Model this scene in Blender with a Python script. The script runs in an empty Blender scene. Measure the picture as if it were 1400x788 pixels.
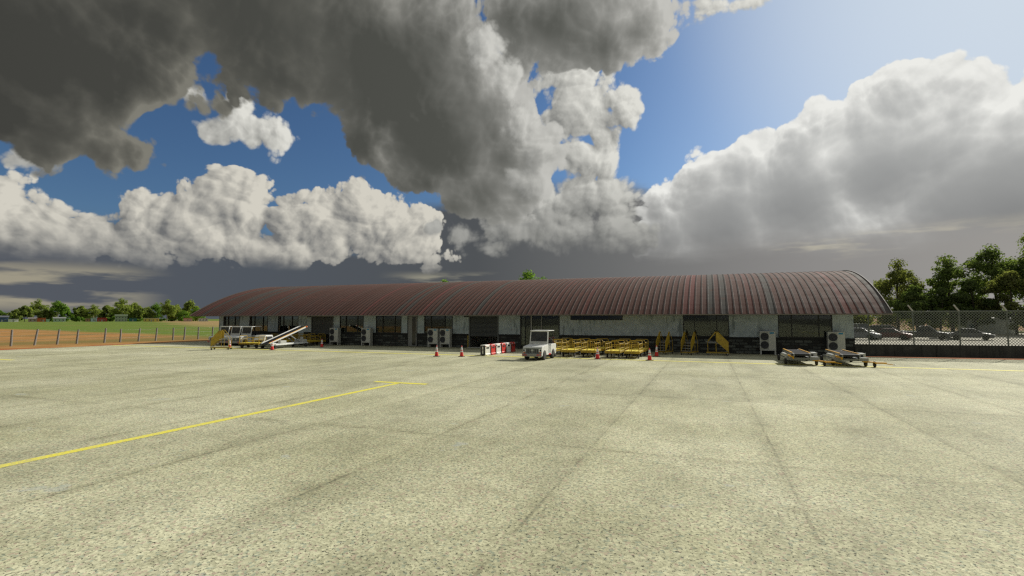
import bpy, bmesh, math, random
from mathutils import Vector, Matrix
R_ = math.radians
scene = bpy.context.scene
COL = scene.collection

# ------------------------------------------------------------------ camera
CAM_H = 2.7
cam_data = bpy.data.cameras.new('camera')
cam = bpy.data.objects.new('camera', cam_data)
COL.objects.link(cam)
cam.location = (0, 0, CAM_H)
cam.rotation_euler = (R_(90 + 3.434), 0, R_(20.915))
cam_data.sensor_width = 36.0
cam_data.lens = 18.0
cam_data.clip_start = 0.1
cam_data.clip_end = 12000
scene.camera = cam

# ------------------------------------------------------------------ view
scene.view_settings.view_transform = 'Standard'
scene.view_settings.look = 'None'
scene.view_settings.exposure = 0.0
scene.view_settings.gamma = 1.0
scene.view_settings.use_curve_mapping = False
scene.render.engine = 'CYCLES'
scene.cycles.max_bounces = 6
scene.cycles.diffuse_bounces = 3
scene.cycles.transparent_max_bounces = 12
scene.cycles.use_denoising = False
scene.cycles.pixel_filter_type = 'BLACKMAN_HARRIS'
scene.cycles.filter_width = 1.35
scene.cycles.sample_clamp_indirect = 4.0

SUN_AZ, SUN_EL = 30.0, 32.0          # degrees, azimuth from +Y towards +X

sd = bpy.data.lights.new('sun', 'SUN')
sd.energy = 4.8
sd.angle = R_(0.55)
sd.color = (1.0, 0.955, 0.84)
sun = bpy.data.objects.new('sun', sd)
COL.objects.link(sun)
s_dir = Vector((math.sin(R_(SUN_AZ)) * math.cos(R_(SUN_EL)), math.cos(R_(SUN_AZ)) * math.cos(R_(SUN_EL)), math.sin(R_(SUN_EL))))
sun.rotation_euler = s_dir.to_track_quat('Z', 'Y').to_euler()
sun.location = s_dir * 200


def lin(r, g, b):
    f = lambda c: (c / 255 / 12.92) if c <= 10 else ((c / 255 + 0.055) / 1.055) ** 2.4
    return (f(r), f(g), f(b))


# ------------------------------------------------------------------ node expression helper
class G:
    """a node tree one writes formulas into"""
    def __init__(self, tree):
        self.t = tree

    def n(self, typ, **kw):
        nd = self.t.nodes.new(typ)
        for k, v in kw.items():
            setattr(nd, k, v)
        return nd

    def put(self, sock, v):
        if v is None:
            return
        if isinstance(v, E_):
            v = v.s
        if isinstance(v, bpy.types.NodeSocket):
            self.t.links.new(v, sock)
        elif isinstance(v, (tuple, list)):
            if sock.type == 'RGBA' and len(v) == 3:
                v = (*v, 1)
            sock.default_value = v
        else:
            if sock.type in ('RGBA', 'VECTOR'):
                v = (v,) * (4 if sock.type == 'RGBA' else 3)
            sock.default_value = v

    def m(self, op, a, b=None, c=None, clamp=False):
        nd = self.n('ShaderNodeMath', operation=op, use_clamp=clamp)
        for i, v in enumerate((a, b, c)):
            self.put(nd.inputs[i], v)
        return E_(self, nd.outputs[0])

    def vm(self, op, a, b=None, c=None, out=0):
        nd = self.n('ShaderNodeVectorMath', operation=op)
        for i, v in enumerate((a, b, c)):
            if v is not None:
                self.put(nd.inputs[i], v)
        if op in ('LENGTH', 'DOT_PRODUCT', 'DISTANCE'):
            return E_(self, nd.outputs['Value'])
        return E_(self, nd.outputs[0])

    def scale(self, v, f):
        nd = self.n('ShaderNodeVectorMath', operation='SCALE')
        self.put(nd.inputs[0], v)
        self.put(nd.inputs['Scale'], f)
        return E_(self, nd.outputs[0])

    def ss(self, x, a, b, lo=0.0, hi=1.0, kind='SMOOTHSTEP'):
        nd = self.n('ShaderNodeMapRange', interpolation_type=kind, clamp=True)
        for i, v in enumerate((x, a, b, lo, hi)):
            self.put(nd.inputs[i], v)
        return E_(self, nd.outputs[0])

    def mix(self, f, a, b, mode='MIX'):
        nd = self.n('ShaderNodeMix', data_type='RGBA', blend_type=mode)
        self.put(nd.inputs[0], f)
        self.put(nd.inputs[6], a)
        self.put(nd.inputs[7], b)
        return E_(self, nd.outputs[2])

    def comb(self, x, y, z=0.0):
        nd = self.n('ShaderNodeCombineXYZ')
        for i, v in enumerate((x, y, z)):
            self.put(nd.inputs[i], v)
        return E_(self, nd.outputs[0])

    def sep(self, v):
        nd = self.n('ShaderNodeSeparateXYZ')
        self.put(nd.inputs[0], v)
        return [E_(self, o) for o in nd.outputs]

    def noise(self, v, scale=1.0, detail=4.0, rough=0.5, lac=2.0, dist=0.0, dim='3D', color=False, w=None):
        nd = self.n('ShaderNodeTexNoise', noise_dimensions=dim)
        if v is not None:
            self.put(nd.inputs['Vector'], v)
        self.put(nd.inputs['Scale'], scale)
        self.put(nd.inputs['Detail'], detail)
        self.put(nd.inputs['Roughness'], rough)
        self.put(nd.inputs['Lacunarity'], lac)
        self.put(nd.inputs['Distortion'], dist)
        return E_(self, nd.outputs[1 if color else 0])

    def voro(self, v, scale=1.0, detail=0.0, rough=0.5, lac=2.0, feature='F1', dim='3D', rnd=1.0, out='Distance', norm=False):
        nd = self.n('ShaderNodeTexVoronoi', voronoi_dimensions=dim, feature=feature)
        nd.normalize = norm
        self.put(nd.inputs['Vector'], v)
        self.put(nd.inputs['Scale'], scale)
        if 'Detail' in nd.inputs:
            self.put(nd.inputs['Detail'], detail)
            self.put(nd.inputs['Roughness'], rough)
            self.put(nd.inputs['Lacunarity'], lac)
        self.put(nd.inputs['Randomness'], rnd)
        return E_(self, nd.outputs[out])

    def white(self, v=None, w=None, dim='1D', color=False):
        nd = self.n('ShaderNodeTexWhiteNoise', noise_dimensions=dim)
        if w is not None:
            self.put(nd.inputs['W'], w)
        if v is not None:
            self.put(nd.inputs['Vector'], v)
        return E_(self, nd.outputs['Color' if color else 'Value'])

    def ramp(self, f, stops, kind='LINEAR'):
        nd = self.n('ShaderNodeValToRGB')
        nd.color_ramp.interpolation = kind
        el = nd.color_ramp.elements
        while len(el) < len(stops):
            el.new(0.5)
        for e, (p, c) in zip(el, stops):
            e.position = p
            e.color = (*c, 1) if len(c) == 3 else c
        self.put(nd.inputs[0], f)
        return E_(self, nd.outputs[0])


class E_:
    def __init__(self, g, s):
        self.g, self.s = g, s

    def __add__(self, o): return self.g.m('ADD', self, o)
    __radd__ = __add__
    def __sub__(self, o): return self.g.m('SUBTRACT', self, o)
    def __rsub__(self, o): return self.g.m('SUBTRACT', o, self)
    def __mul__(self, o): return self.g.m('MULTIPLY', self, o)
    __rmul__ = __mul__
    def __truediv__(self, o): return self.g.m('DIVIDE', self, o)
    def __rtruediv__(self, o): return self.g.m('DIVIDE', o, self)
    def __neg__(self): return self.g.m('MULTIPLY', self, -1.0)
    def max(self, o): return self.g.m('MAXIMUM', self, o)
    def min(self, o): return self.g.m('MINIMUM', self, o)
    def clamp(self): return self.g.m('ADD', self, 0.0, clamp=True)
    def exp(self): return self.g.m('EXPONENT', self)
    def abs(self): return self.g.m('ABSOLUTE', self)
    def floor(self): return self.g.m('FLOOR', self)
    def fract(self): return self.g.m('FRACT', self)
    def pow(self, o): return self.g.m('POWER', self, o)
    def sqrt(self): return self.g.m('SQRT', self)


# ------------------------------------------------------------------ sky with its clouds (directions in degrees)
# each cloud head: azimuth, elevation, half width, half height
BLOBS_F = [(-23.61, 28.78, 2.36, 2.4), (-21.76, 25.65, 1.85, 2.38), (-19.58, 21.32, 2.51, 1.93), (-17.42, 18.59, 2.32, 2.13), (-19.09, 15.05, 2.49, 2.04), (-16.3, 11.05, 2.13, 1.6), (-19.6, 9.14, 2.14, 1.3), (-26.51, 9.26, 2.45, 1.61), (-23.55, 7.84, 2.46, 1.14)]
BLOBS_R = [(24.49, 10.7, 9.58, 7.88), (16.73, 15.19, 6.29, 5.89), (9.17, 12.76, 7.46, 6.19), (2.51, 10.93, 6.26, 6.25), (-2.57, 9.76, 5.2, 4.21), (20.24, 15.07, 4.27, 5.31), (4.37, 16.17, 3.13, 2.82), (10.54, 16.97, 3.16, 3.3), (14.68, 18.43, 3.05, 3.11), (17.15, 19.1, 2.7, 2.39), (20.84, 18.16, 1.96, 2.17), (24.35, 16.92, 2.29, 2.51), (17.45, 20.04, 2.27, 2.01), (20.65, 19.08, 1.69, 1.93), (0.82, 14.4, 2.87, 3.29), (-3.65, 12.51, 2.72, 2.74), (26.66, 14.65, 2.29, 2.66), (11.97, 5.91, 16.32, 5.13), (22.61, 6.3, 8.33, 5.32), (-0.42, 7.35, 6.49, 3.81)]
BLOBS_L = [(-65.57, 7.64, 2.3, 3.82), (-62.2, 6.83, 2.8, 2.45), (-59.3, 7.32, 2.33, 2.17), (-56.72, 8.89, 2.28, 2.5), (-55.36, 9.85, 1.8, 2.0), (-49.94, 13.1, 1.65, 1.53), (-50.46, 11.36, 3.39, 2.51), (-47.44, 12.25, 1.59, 1.57), (-52.73, 9.45, 3.58, 2.61), (-48.06, 10.75, 2.49, 2.58), (-50.84, 7.66, 5.88, 1.97), (-44.31, 9.82, 2.92, 2.6), (-41.35, 11.01, 3.05, 2.86), (-37.03, 11.58, 2.9, 3.08), (-33.9, 10.02, 3.92, 2.83), (-30.9, 10.92, 2.08, 1.74), (-39.23, 8.38, 5.93, 2.0), (-68.55, 7.52, 2.26, 3.84), (-63.55, 6.09, 3.13, 2.28), (-60.25, 6.08, 5.44, 1.9), (-45.62, 6.99, 10.83, 2.07), (-33.09, 7.83, 5.5, 1.99), (-54.16, 8.28, 4.04, 2.31), (-39.26, 9.76, 4.46, 2.61), (-58.24, 6.58, 3.13, 1.95)]
BLOBS_M = [(-13.42, 22.48, 4.11, 3.33), (-7.99, 22.35, 2.39, 2.43), (-11.65, 19.74, 1.95, 1.49), (-12.24, 17.66, 4.39, 2.13), (-13.4, 25.18, 4.62, 2.1), (-18.02, 13.46, 3.3, 3.17), (-10.66, 13.43, 4.17, 2.65), (-16.13, 11.2, 3.12, 1.92), (-19.43, 8.98, 1.98, 1.13), (-9.34, 10.47, 2.85, 2.84), (-14.32, 13.0, 3.27, 2.37), (-53.84, 20.89, 1.77, 1.0), (-48.61, 18.26, 2.62, 1.63), (-49.63, 19.77, 1.42, 1.59), (-46.04, 17.94, 1.92, 1.67), (-51.66, 17.62, 1.6, 1.19), (3.74, 30.13, 4.2, 0.95), (-64.71, 12.63, 2.26, 0.69), (-29.93, 10.15, 1.13, 0.96), (-21.74, 12.28, 4.95, 2.4), (-20.5, 10.11, 4.12, 2.9), (-12.72, 9.37, 5.0, 2.4), (-7.95, 8.44, 3.13, 1.9)]
BLOBS_O = [(-64.26, 22.45, 12.82, 5.85), (-62.59, 16.14, 6.09, 3.2), (-57.92, 19.35, 3.21, 3.63), (-64.01, 16.95, 5.38, 4.24), (-44.83, 29.0, 14.71, 5.17), (-32.54, 26.43, 11.96, 7.45), (-25.92, 20.73, 8.64, 7.4), (-21.75, 15.06, 5.46, 4.08), (-28.35, 15.71, 4.89, 3.87), (-14.17, 31.05, 10.33, 4.59), (-9.25, 29.42, 6.06, 3.88), (-46.78, 24.54, 2.73, 2.88), (-38.79, 23.75, 4.56, 3.08), (-71.3, 19.42, 6.97, 8.19), (-51.83, 35.48, 30.97, 6.06), (-14.1, 38.45, 12.47, 4.91), (-54.53, 26.5, 10.01, 3.58), (-48.84, 25.67, 5.27, 3.1), (-43.25, 24.16, 5.75, 3.18), (-35.61, 19.09, 4.29, 3.52), (-61.79, 19.85, 5.3, 3.42), (-5.22, 30.59, 3.14, 2.25), (-19.92, 18.54, 4.32, 3.96), (-18.01, 15.04, 2.98, 2.98), (-25.05, 13.45, 5.75, 3.16)]

world = bpy.data.worlds.new('World')
scene.world = world
world.use_nodes = True
wt = world.node_tree
wt.nodes.clear()
g = G(wt)
tc = g.n('ShaderNodeTexCoord')
dx, dy, dz = g.sep(tc.outputs['Generated'])
AZ = g.m('ARCTAN2', dx, dy) * 57.29578
EL = g.m('ARCSINE', dz) * 57.29578
SKY_STRENGTH = 0.1

nish = g.n('ShaderNodeTexSky', sky_type='NISHITA')
nish.sun_disc = False
nish.sun_elevation = R_(SUN_EL)
nish.sun_rotation = R_(SUN_AZ)
nish.air_density = 1.0
nish.dust_density = 0.7
nish.ozone_density = 1.6
nish.altitude = 10

# direction towards the sun on the (azimuth, elevation) chart
sx, sy = SUN_AZ - AZ, (SUN_EL + 16.0) - EL
sl = (sx * sx + sy * sy).sqrt().max(2.0)
ux, uy = sx / sl, sy / sl

P0 = g.comb(AZ, EL)
wn = g.noise(P0, 0.14, 1.5, 0.4, 2.1, dim='2D', color=True)
wv = g.vm('SUBTRACT', wn, (0.5, 0.5, 0.5))
P = g.vm('ADD', P0, g.vm('MULTIPLY', wv, (2.1, 1.6, 0)))


def off(d):
    return g.vm('ADD', P, g.scale(g.comb(ux, uy), d))


def field(p, blobs, k):
    acc = None
    for a, e, ra, re in blobs:
        v = g.vm('MULTIPLY', g.vm('SUBTRACT', p, (a, e, 0)), (1 / ra, 1 / re, 0))
        d = g.vm('LENGTH', v)
        t = g.m('MULTIPLY_ADD', d, -min(re, ra), min(re, ra))
        acc = t if acc is None else g.m('SMOOTH_MAX', acc, t, k)
    return acc


def billow(p, scale, octs=((1.0, 1.0), (2.2, 0.55), (4.9, 0.25), (10.5, 0.10))):
    acc = None
    for i, (f, a) in enumerate(octs):
        q = g.vm('ADD', p, (13.7 * i, 7.3 * i, 0))
        d = g.voro(q, scale * f, dim='2D')
        t = g.m('MULTIPLY', d, d)
        acc = g.m('MULTIPLY_ADD', t, -a, 0.24 * a) if acc is None else acc + g.m('MULTIPLY_ADD', t, -a, 0.24 * a)
    return acc


D1 = 0.55
P1 = off(D1)
D2 = 2.3
P2 = off(D2)
OC = ((1.0, 1.0), (2.3, 0.5), (5.1, 0.22))
bO0, bO1 = billow(P, 0.17, OC), billow(P1, 0.17, OC)
bA0, bA1 = billow(P, 0.36), billow(P1, 0.36)
bR0, bR1 = bO0 * 1.1 + bA0 * 0.45, bO1 * 1.1 + bA1 * 0.45
bL0, bL1 = bO0 * 0.7 + bA0 * 0.75, bO1 * 0.7 + bA1 * 0.75
nA0, nA1 = g.noise(P, 0.22, 5, 0.5, 2.1, dim='2D') - 0.5, g.noise(P1, 0.22, 5, 0.5, 2.1, dim='2D') - 0.5

nS0, nS1 = g.noise(P, 0.20, 3, 0.45, 2.1, dim='2D') - 0.5, g.noise(P1, 0.20, 3, 0.45, 2.1, dim='2D') - 0.5


def cloud(blobs, k, amp, namp, edge, fade, n0=None, n1=None, b0=None, b1=None):
    f0, f1 = field(P, blobs, k), field(P2, blobs, k)
    t0 = f0 + ((b0 or bA0) * amp + (n0 or nA0) * namp) * (f0.max(0.0) * -fade).exp()
    t1 = f1 + ((b1 or bA1) * amp + (n1 or nA1) * namp) * (f1.max(0.0) * -fade).exp()
    mask = g.ss(t0, 0.0, edge)
    big_ = (f0 - f1) / D2
    small = ((t0 - f0) - (t1 - f1)) / D1
    return t1, big_, small, mask


def c10(*rgb):
    return tuple(x / SKY_STRENGTH for x in lin(*rgb))


# clear sky, a little whiter towards the sun
sky = g.mix(1.0, nish.outputs[0], (0.50, 0.66, 0.86), 'MULTIPLY')
deep = g.ss(AZ, 10.0, -40.0, 1.0, 0.72)
sky = g.mix(1.0, sky, g.comb(deep * 0.95, deep, deep * 1.0), 'MULTIPLY')
sky = g.mix(g.ss(AZ, -14.0, 32.0) * 0.86, sky, c10(190, 204, 220))
sdot = g.vm('DOT_PRODUCT', tc.outputs['Generated'], tuple(s_dir))
sky = g.mix(g.ss(sdot, 0.86, 0.995) * 0.42, sky, c10(222, 227, 229))
col = sky

# grey murk behind everything near the horizon
hn = g.noise(g.comb(AZ * 0.10, EL * 0.35), 1.0, 5, 0.55, dim='2D')
base_col = g.ramp(g.ss(AZ, -70.0, 30.0, kind='LINEAR'), [(0.0, c10(86, 90, 98)), (0.22, c10(80, 86, 94)), (0.45, c10(80, 83, 86)), (0.60, c10(106, 107, 107)), (0.80, c10(140, 138, 136)), (1.0, c10(160, 157, 152))])
wn2 = g.noise(g.comb(AZ * 0.085, EL * 0.55), 1.0, 5, 0.55, dim='2D')
s_west = g.ss(AZ, -54.0, -60.0) * g.ss((EL - 2.6).abs(), 2.6, 1.0)
s_mid = g.ss(AZ, -36.0, -30.0) * g.ss(AZ, -12.0, -20.0) * g.ss((EL - 4.0).abs(), 1.4, 0.3) * 0.9
s_east = g.ss(AZ, 4.0, 9.0) * g.ss((EL - 7.0 - (AZ - 12.0) * 0.10).abs(), 1.7, 0.3)
streak = g.ss(wn2, 0.44, 0.62) * s_west.max(s_mid).max(s_east)
streak_col = g.ramp(g.ss(AZ, -70.0, 30.0, kind='LINEAR'), [(0.0, c10(168, 160, 138)), (0.5, c10(170, 166, 146)), (1.0, c10(200, 192, 172))])
base = g.mix(streak * 0.8, base_col, streak_col)
mid_top = g.ss(AZ, -40.0, -24.0) * g.ss(AZ, 8.0, -8.0)
base_mask = g.ss(EL + (hn - 0.5) * 5.0 - mid_top * 8.0 - g.ss(AZ, -26.0, -36.0) * 1.8, 8.0, 4.5)
col = g.mix(base_mask, col, base)

# right bank: sun behind it, bright rims over a grey body
t1, fb, fs, mk = cloud(BLOBS_R, 1.0, 2.4, 1.0, 0.36, 0.34, None, None, bR0, bR1)
rim = (t1.max(0.0) * -0.50).exp()
form = (fs * 0.42 + fb * 0.16 + 0.32).clamp()
soft = g.noise(P, 0.11, 3, 0.5, dim='2D')
lit = (rim * 0.74 + form * 0.36 * g.ss(t1, 4.5, 0.5, 0.25, 1.0) + 0.02 + (soft - 0.5) * 0.12).clamp()
body = g.ramp(g.ss(EL, 2.0, 17.0, kind='LINEAR'), [(0.0, c10(134, 132, 130)), (0.45, c10(128, 129, 129)), (1.0, c10(150, 152, 152))])
body = g.mix(g.ss(AZ, 4.0, -8.0), body, c10(112, 113, 113))
cR = g.mix(lit, body, c10(236, 236, 231))
low = g.ss(EL + (hn - 0.5) * 3.0, 9.5, 5.5)
cR = g.mix(low, cR, base)
col = g.mix(mk, col, cR)

# left bank: sunlit cauliflower heads
t1, fb, fs, mk = cloud(BLOBS_L, 0.9, 2.2, 0.9, 0.34, 0.14, None, None, bL0, bL1)
form = (fs * 0.34 + fb * 0.50 + 0.56).clamp()
rim = (t1.max(0.0) * -0.5).exp()
lit = (form * 0.85 + rim * 0.2).clamp()
lit = lit * g.ss(EL + (nA0 * 3.0), 5.0, 9.0, 0.55, 1.0)
cL = g.mix(lit, c10(102, 104, 106), c10(210, 206, 194))
lowL = g.ss(EL + (nA0 * 2.0) + (hn - 0.5) * 2.0, 6.6, 4.4)
cL = g.mix(lowL, cL, base)
col = g.mix(mk, col, cL)

# small and middle puffs
t1, fb, fs, mk = cloud(BLOBS_M, 1.0, 1.8, 1.2, 0.60, 0.18, None, None, bL0, bL1)
form = (fs * 0.36 + fb * 0.42 + 0.48).clamp()
rim = (t1.max(0.0) * -0.45).exp()
lit = (form * 0.7 + rim * 0.35).clamp()
lit = lit * g.ss(EL, 7.0, 19.0, 0.36, 0.97)
cM = g.mix(lit, c10(108, 109, 107), c10(224, 223, 215))
lowM = g.ss(EL + nA0 * 4.0 + bA0 * 1.5, 10.5, 6.5) * g.ss(AZ, -30.0, -26.0)
cM = g.mix(lowM, cM, base)
col = g.mix(mk, col, cM)

# the large dark cloud overhead: we see its shaded underside, thin edges glow
t1, fb, fs, mk = cloud(BLOBS_O, 1.8, 2.6, 2.8, 0.55, 0.18, None, None, bR0, bR1)
thick = (t1.max(0.0) * g.ss(AZ, -50.0, -20.0, -0.80, -0.50)).exp()
form = (fs * 0.32 + fb * 0.40 + 0.15).clamp()
big = g.noise(P, 0.08, 3, 0.5, dim='2D')
lit = (thick * 0.85 + form * 0.14 - 0.05 + (big - 0.5) * 0.30).clamp()
dark = g.ramp(g.ss(AZ, -70.0, 10.0, kind='LINEAR'), [(0.0, c10(64, 64, 60)), (0.5, c10(78, 79, 74)), (0.75, c10(92, 93, 88)), (1.0, c10(130, 130, 125))])
cO = g.mix(lit, dark, g.mix(g.ss(AZ, -50.0, -18.0), c10(132, 130, 120), c10(198, 197, 191)))
col = g.mix(mk, col, cO)

# billows in front of the dark cloud's sunward flank
t1, fb, fs, mk = cloud(BLOBS_F, 0.8, 1.5, 1.2, 0.9, 0.15, None, None, bL0, bL1)
form = (fs * 0.36 + fb * 0.42 + 0.48).clamp()
rim = (t1.max(0.0) * -0.45).exp()
lit = (form * 0.62 + rim * 0.35).clamp() * g.ss(EL, 9.0, 24.0, 0.45, 0.92)
col = g.mix(mk * 0.9, col, g.mix(lit, c10(102, 103, 100), c10(216, 215, 208)))

# unseen broken overcast behind and above the camera, added to grey ambient light
gd = g.noise(tc.outputs['Generated'], 2.2, 5, 0.55)
gd2 = g.noise(g.vm('ADD', tc.outputs['Generated'], (0.05, 0.09, 0.06)), 2.2, 5, 0.55)
away = (g.ss((AZ + 18.0).abs(), 66.0, 84.0)).max(g.ss(EL, 37.0, 46.0))
nearsun = g.ss(g.vm('DOT_PRODUCT', tc.outputs['Generated'], tuple(s_dir)), 0.93, 0.80)
gm = g.ss(gd, 0.36, 0.46) * away * nearsun * g.ss(EL, -4.0, 3.0)
gl = ((gd - gd2) * 3.2 + 0.36 + g.ss(gd, 0.62, 0.42) * 0.25).clamp()
col = g.mix(gm, col, g.mix(gl, c10(76, 78, 76), c10(182, 181, 174)))

bgn = g.n('ShaderNodeBackground')
g.put(bgn.inputs['Color'], col)
bgn.inputs['Strength'].default_value = SKY_STRENGTH
wo = g.n('ShaderNodeOutputWorld')
wt.links.new(bgn.outputs[0], wo.inputs[0])
world.cycles.sampling_method = 'MANUAL'
world.cycles.sample_map_resolution = 256

# ------------------------------------------------------------------ mesh helper
class MB:
    def __init__(self):
        self.v, self.f, self.s = [], [], []

    def add(self, vs, fs, smooth=False):
        o = len(self.v)
        self.v += [tuple(p) for p in vs]
        self.f += [tuple(i + o for i in f) for f in fs]
        self.s += [smooth] * len(fs)
        return self

    def box(self, x0, x1, y0, y1, z0, z1, M=None):
        vs = [(x, y, z) for z in (z0, z1) for y in (y0, y1) for x in (x0, x1)]
        if M is not None:
            vs = [M @ Vector(p) for p in vs]
        return self.add(vs, [(0, 2, 3, 1), (4, 5, 7, 6), (0, 1, 5, 4), (2, 6, 7, 3), (0, 4, 6, 2), (1, 3, 7, 5)])

    def bar(self, p, q, w, h, up=(0, 0, 1)):
        p, q = Vector(p), Vector(q)
        d = (q - p).normalized()
        u = Vector(up)
        if abs(d.dot(u)) > 0.98:
            u = Vector((1, 0, 0))
        sd_ = d.cross(u).normalized() * (w / 2)
        u2 = sd_.cross(d).normalized() * (h / 2)
        vs = [a + i * sd_ + j * u2 for a in (p, q) for i, j in ((-1, -1), (1, -1), (1, 1), (-1, 1))]
        return self.add(vs, [(0, 3, 2, 1), (4, 5, 6, 7), (0, 1, 5, 4), (1, 2, 6, 5), (2, 3, 7, 6), (3, 0, 4, 7)])

    def tube(self, pts, r, seg=8, closed=False, r_end=None):
        pts = [Vector(p) for p in pts]
        n = len(pts)
        rings = []
        ref = None
        for i, p in enumerate(pts):
            if closed:
                d = (pts[(i + 1) % n] - pts[i - 1]).normalized()
            else:
                d = (pts[min(i + 1, n - 1)] - pts[max(i - 1, 0)]).normalized()
            if ref is None:
                ref = Vector((0, 0, 1)) if abs(d.z) < 0.9 else Vector((1, 0, 0))
            a = (ref - d * ref.dot(d)).normalized()
            b = d.cross(a)
            ref = a
            rr = r if r_end is None else r + (r_end - r) * i / (n - 1)
            rings.append([p + (a * math.cos(2 * math.pi * k / seg) + b * math.sin(2 * math.pi * k / seg)) * rr for k in range(seg)])
        vs = [p for rg in rings for p in rg]
        fs = []
        for i in range(n if closed else n - 1):
            j = (i + 1) % n
            for k in range(seg):
                k2 = (k + 1) % seg
                fs.append((i * seg + k, i * seg + k2, j * seg + k2, j * seg + k))
        self.add(vs, fs, True)
        if not closed:
            self.add(rings[0], [tuple(range(seg))[::-1]])
            self.add(rings[-1], [tuple(range(seg))])
        return self

    def cyl(self, p, q, r, r2=None, seg=16):
        return self.tube([p, q], r, seg, r_end=r if r2 is None else r2)

    def lathe(self, prof, c=(0, 0, 0), seg=20, axis='z', smooth=True):
        vs, fs = [], []
        for r, h in prof:
            for k in range(seg):
                a = 2 * math.pi * k / seg
                x, y = r * math.cos(a), r * math.sin(a)
                q = {'z': (x, y, h), 'x': (h, x, y), 'y': (y, h, x)}[axis]
                vs.append((c[0] + q[0], c[1] + q[1], c[2] + q[2]))
        for i in range(len(prof) - 1):
            for k in range(seg):
                k2 = (k + 1) % seg
                fs.append((i * seg + k, i * seg + k2, (i + 1) * seg + k2, (i + 1) * seg + k))
        fs.append(tuple(range(seg))[::-1])
        fs.append(tuple(range((len(prof) - 1) * seg, len(prof) * seg)))
        self.add(vs, fs[:-2], smooth)
        self.add(vs, fs[-2:])
        return self

    def prism(self, out, a0, a1, axis='x'):
        """outline of (u, w) pairs swept along an axis: x -> (y,z), y -> (x,z), z -> (x,y)"""
        n = len(out)
        mk = {'x': lambda a, u, w: (a, u, w), 'y': lambda a, u, w: (u, a, w), 'z': lambda a, u, w: (u, w, a)}[axis]
        vs = [mk(a0, u, w) for u, w in out] + [mk(a1, u, w) for u, w in out]
        fs = [tuple(range(n))[::-1], tuple(range(n, 2 * n))] + [(i, (i + 1) % n, n + (i + 1) % n, n + i) for i in range(n)]
        return self.add(vs, fs)

    def build(self, name, mat, parent=None, bevel=0.0, seg=2):
        me = bpy.data.meshes.new(name)
        me.from_pydata(self.v, [], self.f)
        me.polygons.foreach_set('use_smooth', self.s)
        bm = bmesh.new()
        bm.from_mesh(me)
        bmesh.ops.recalc_face_normals(bm, faces=bm.faces)
        bm.to_mesh(me)
        bm.free()
        me.materials.append(mat)
        o = bpy.data.objects.new(name, me)
        COL.objects.link(o)
        if parent is not None:
            o.parent = parent
        if bevel:
            b = o.modifiers.new('bevel', 'BEVEL')
            b.width = bevel
            b.segments = seg
            b.limit_method = 'ANGLE'
            b.angle_limit = R_(40)
        return o


def tag(o, label=None, cat=None, group=None, kind=None):
    if label: o['label'] = label
    if cat: o['category'] = cat
    if group: o['group'] = group
    if kind: o['kind'] = kind
    return o


def thing(name, label, cat, loc=(0, 0, 0), rz=0.0, group=None):
    o = bpy.data.objects.new(name, None)
    COL.objects.link(o)
    o.empty_display_size = 0.3
    o.location = loc
    o.rotation_euler = (0, 0, rz)
    return tag(o, label, cat, group)


def dup(root, loc, rz, label, scale=None, mats=None):
    """copy a thing with its parts and sub-parts"""
    r = root.copy()
    COL.objects.link(r)
    r.location = loc
    r.rotation_euler = (0, 0, rz)
    if scale: r.scale = scale
    r['label'] = label
    for ch in list(root.children):
        c = ch.copy()
        COL.objects.link(c)
        c.parent = r
        if mats and ch.name.split('.')[0] in mats:
            c.data = ch.data.copy()
            c.data.materials[0] = mats[ch.name.split('.')[0]]
        for k in list(ch.children):
            d = k.copy()
            COL.objects.link(d)
            d.parent = c
    return r


# ------------------------------------------------------------------ materials
MATS = {}


def newmat(name):
    m = bpy.data.materials.new(name)
    m.use_nodes = True
    m.node_tree.nodes.clear()
    q = G(m.node_tree)
    out = q.n('ShaderNodeOutputMaterial')
    b = q.n('ShaderNodeBsdfPrincipled')
    m.node_tree.links.new(b.outputs[0], out.inputs[0])
    MATS[name] = m
    return m, q, b, out


def coords(q, kind='Object'):
    return E_(q, q.n('ShaderNodeTexCoord').outputs[kind])


def bump(q, b, h, strength=0.3, dist=0.02):
    nd = q.n('ShaderNodeBump')
    nd.inputs['Strength'].default_value = strength
    nd.inputs['Distance'].default_value = dist
    q.put(nd.inputs['Height'], h)
    q.put(b.inputs['Normal'], E_(q, nd.outputs[0]))


def pm(name, rgb, rough=0.5, metal=0.0, var=0.12, scale=6.0, dirt=None, dirt_amt=0.35, dirt_scale=3.0, coat=0.0, bmp=0.0, spec=0.5):
    """plain paint, plastic or metal with uneven tone, grime and roughness"""
    m, q, b, out = newmat(name)
    co = coords(q)
    n1 = q.noise(co, scale, 5, 0.6)
    dk, lt = tuple(c * (1 - var) for c in rgb), tuple(min(1, c * (1 + var)) for c in rgb)
    c = q.mix(q.ss(n1, 0.3, 0.7), dk, lt)
    if dirt:
        n2 = q.noise(co, dirt_scale, 6, 0.65)
        c = q.mix(q.ss(n2, 0.48, 0.72) * dirt_amt, c, dirt)
    q.put(b.inputs['Base Color'], c)
    q.put(b.inputs['Roughness'], q.ss(n1, 0.25, 0.75, max(0.04, rough - 0.08), min(1, rough + 0.1)))
    b.inputs['Metallic'].default_value = metal
    b.inputs['Specular IOR Level'].default_value = spec
    if coat:
        b.inputs['Coat Weight'].default_value = coat
    if bmp:
        bump(q, b, n1, bmp, 0.01)
    return m


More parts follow.
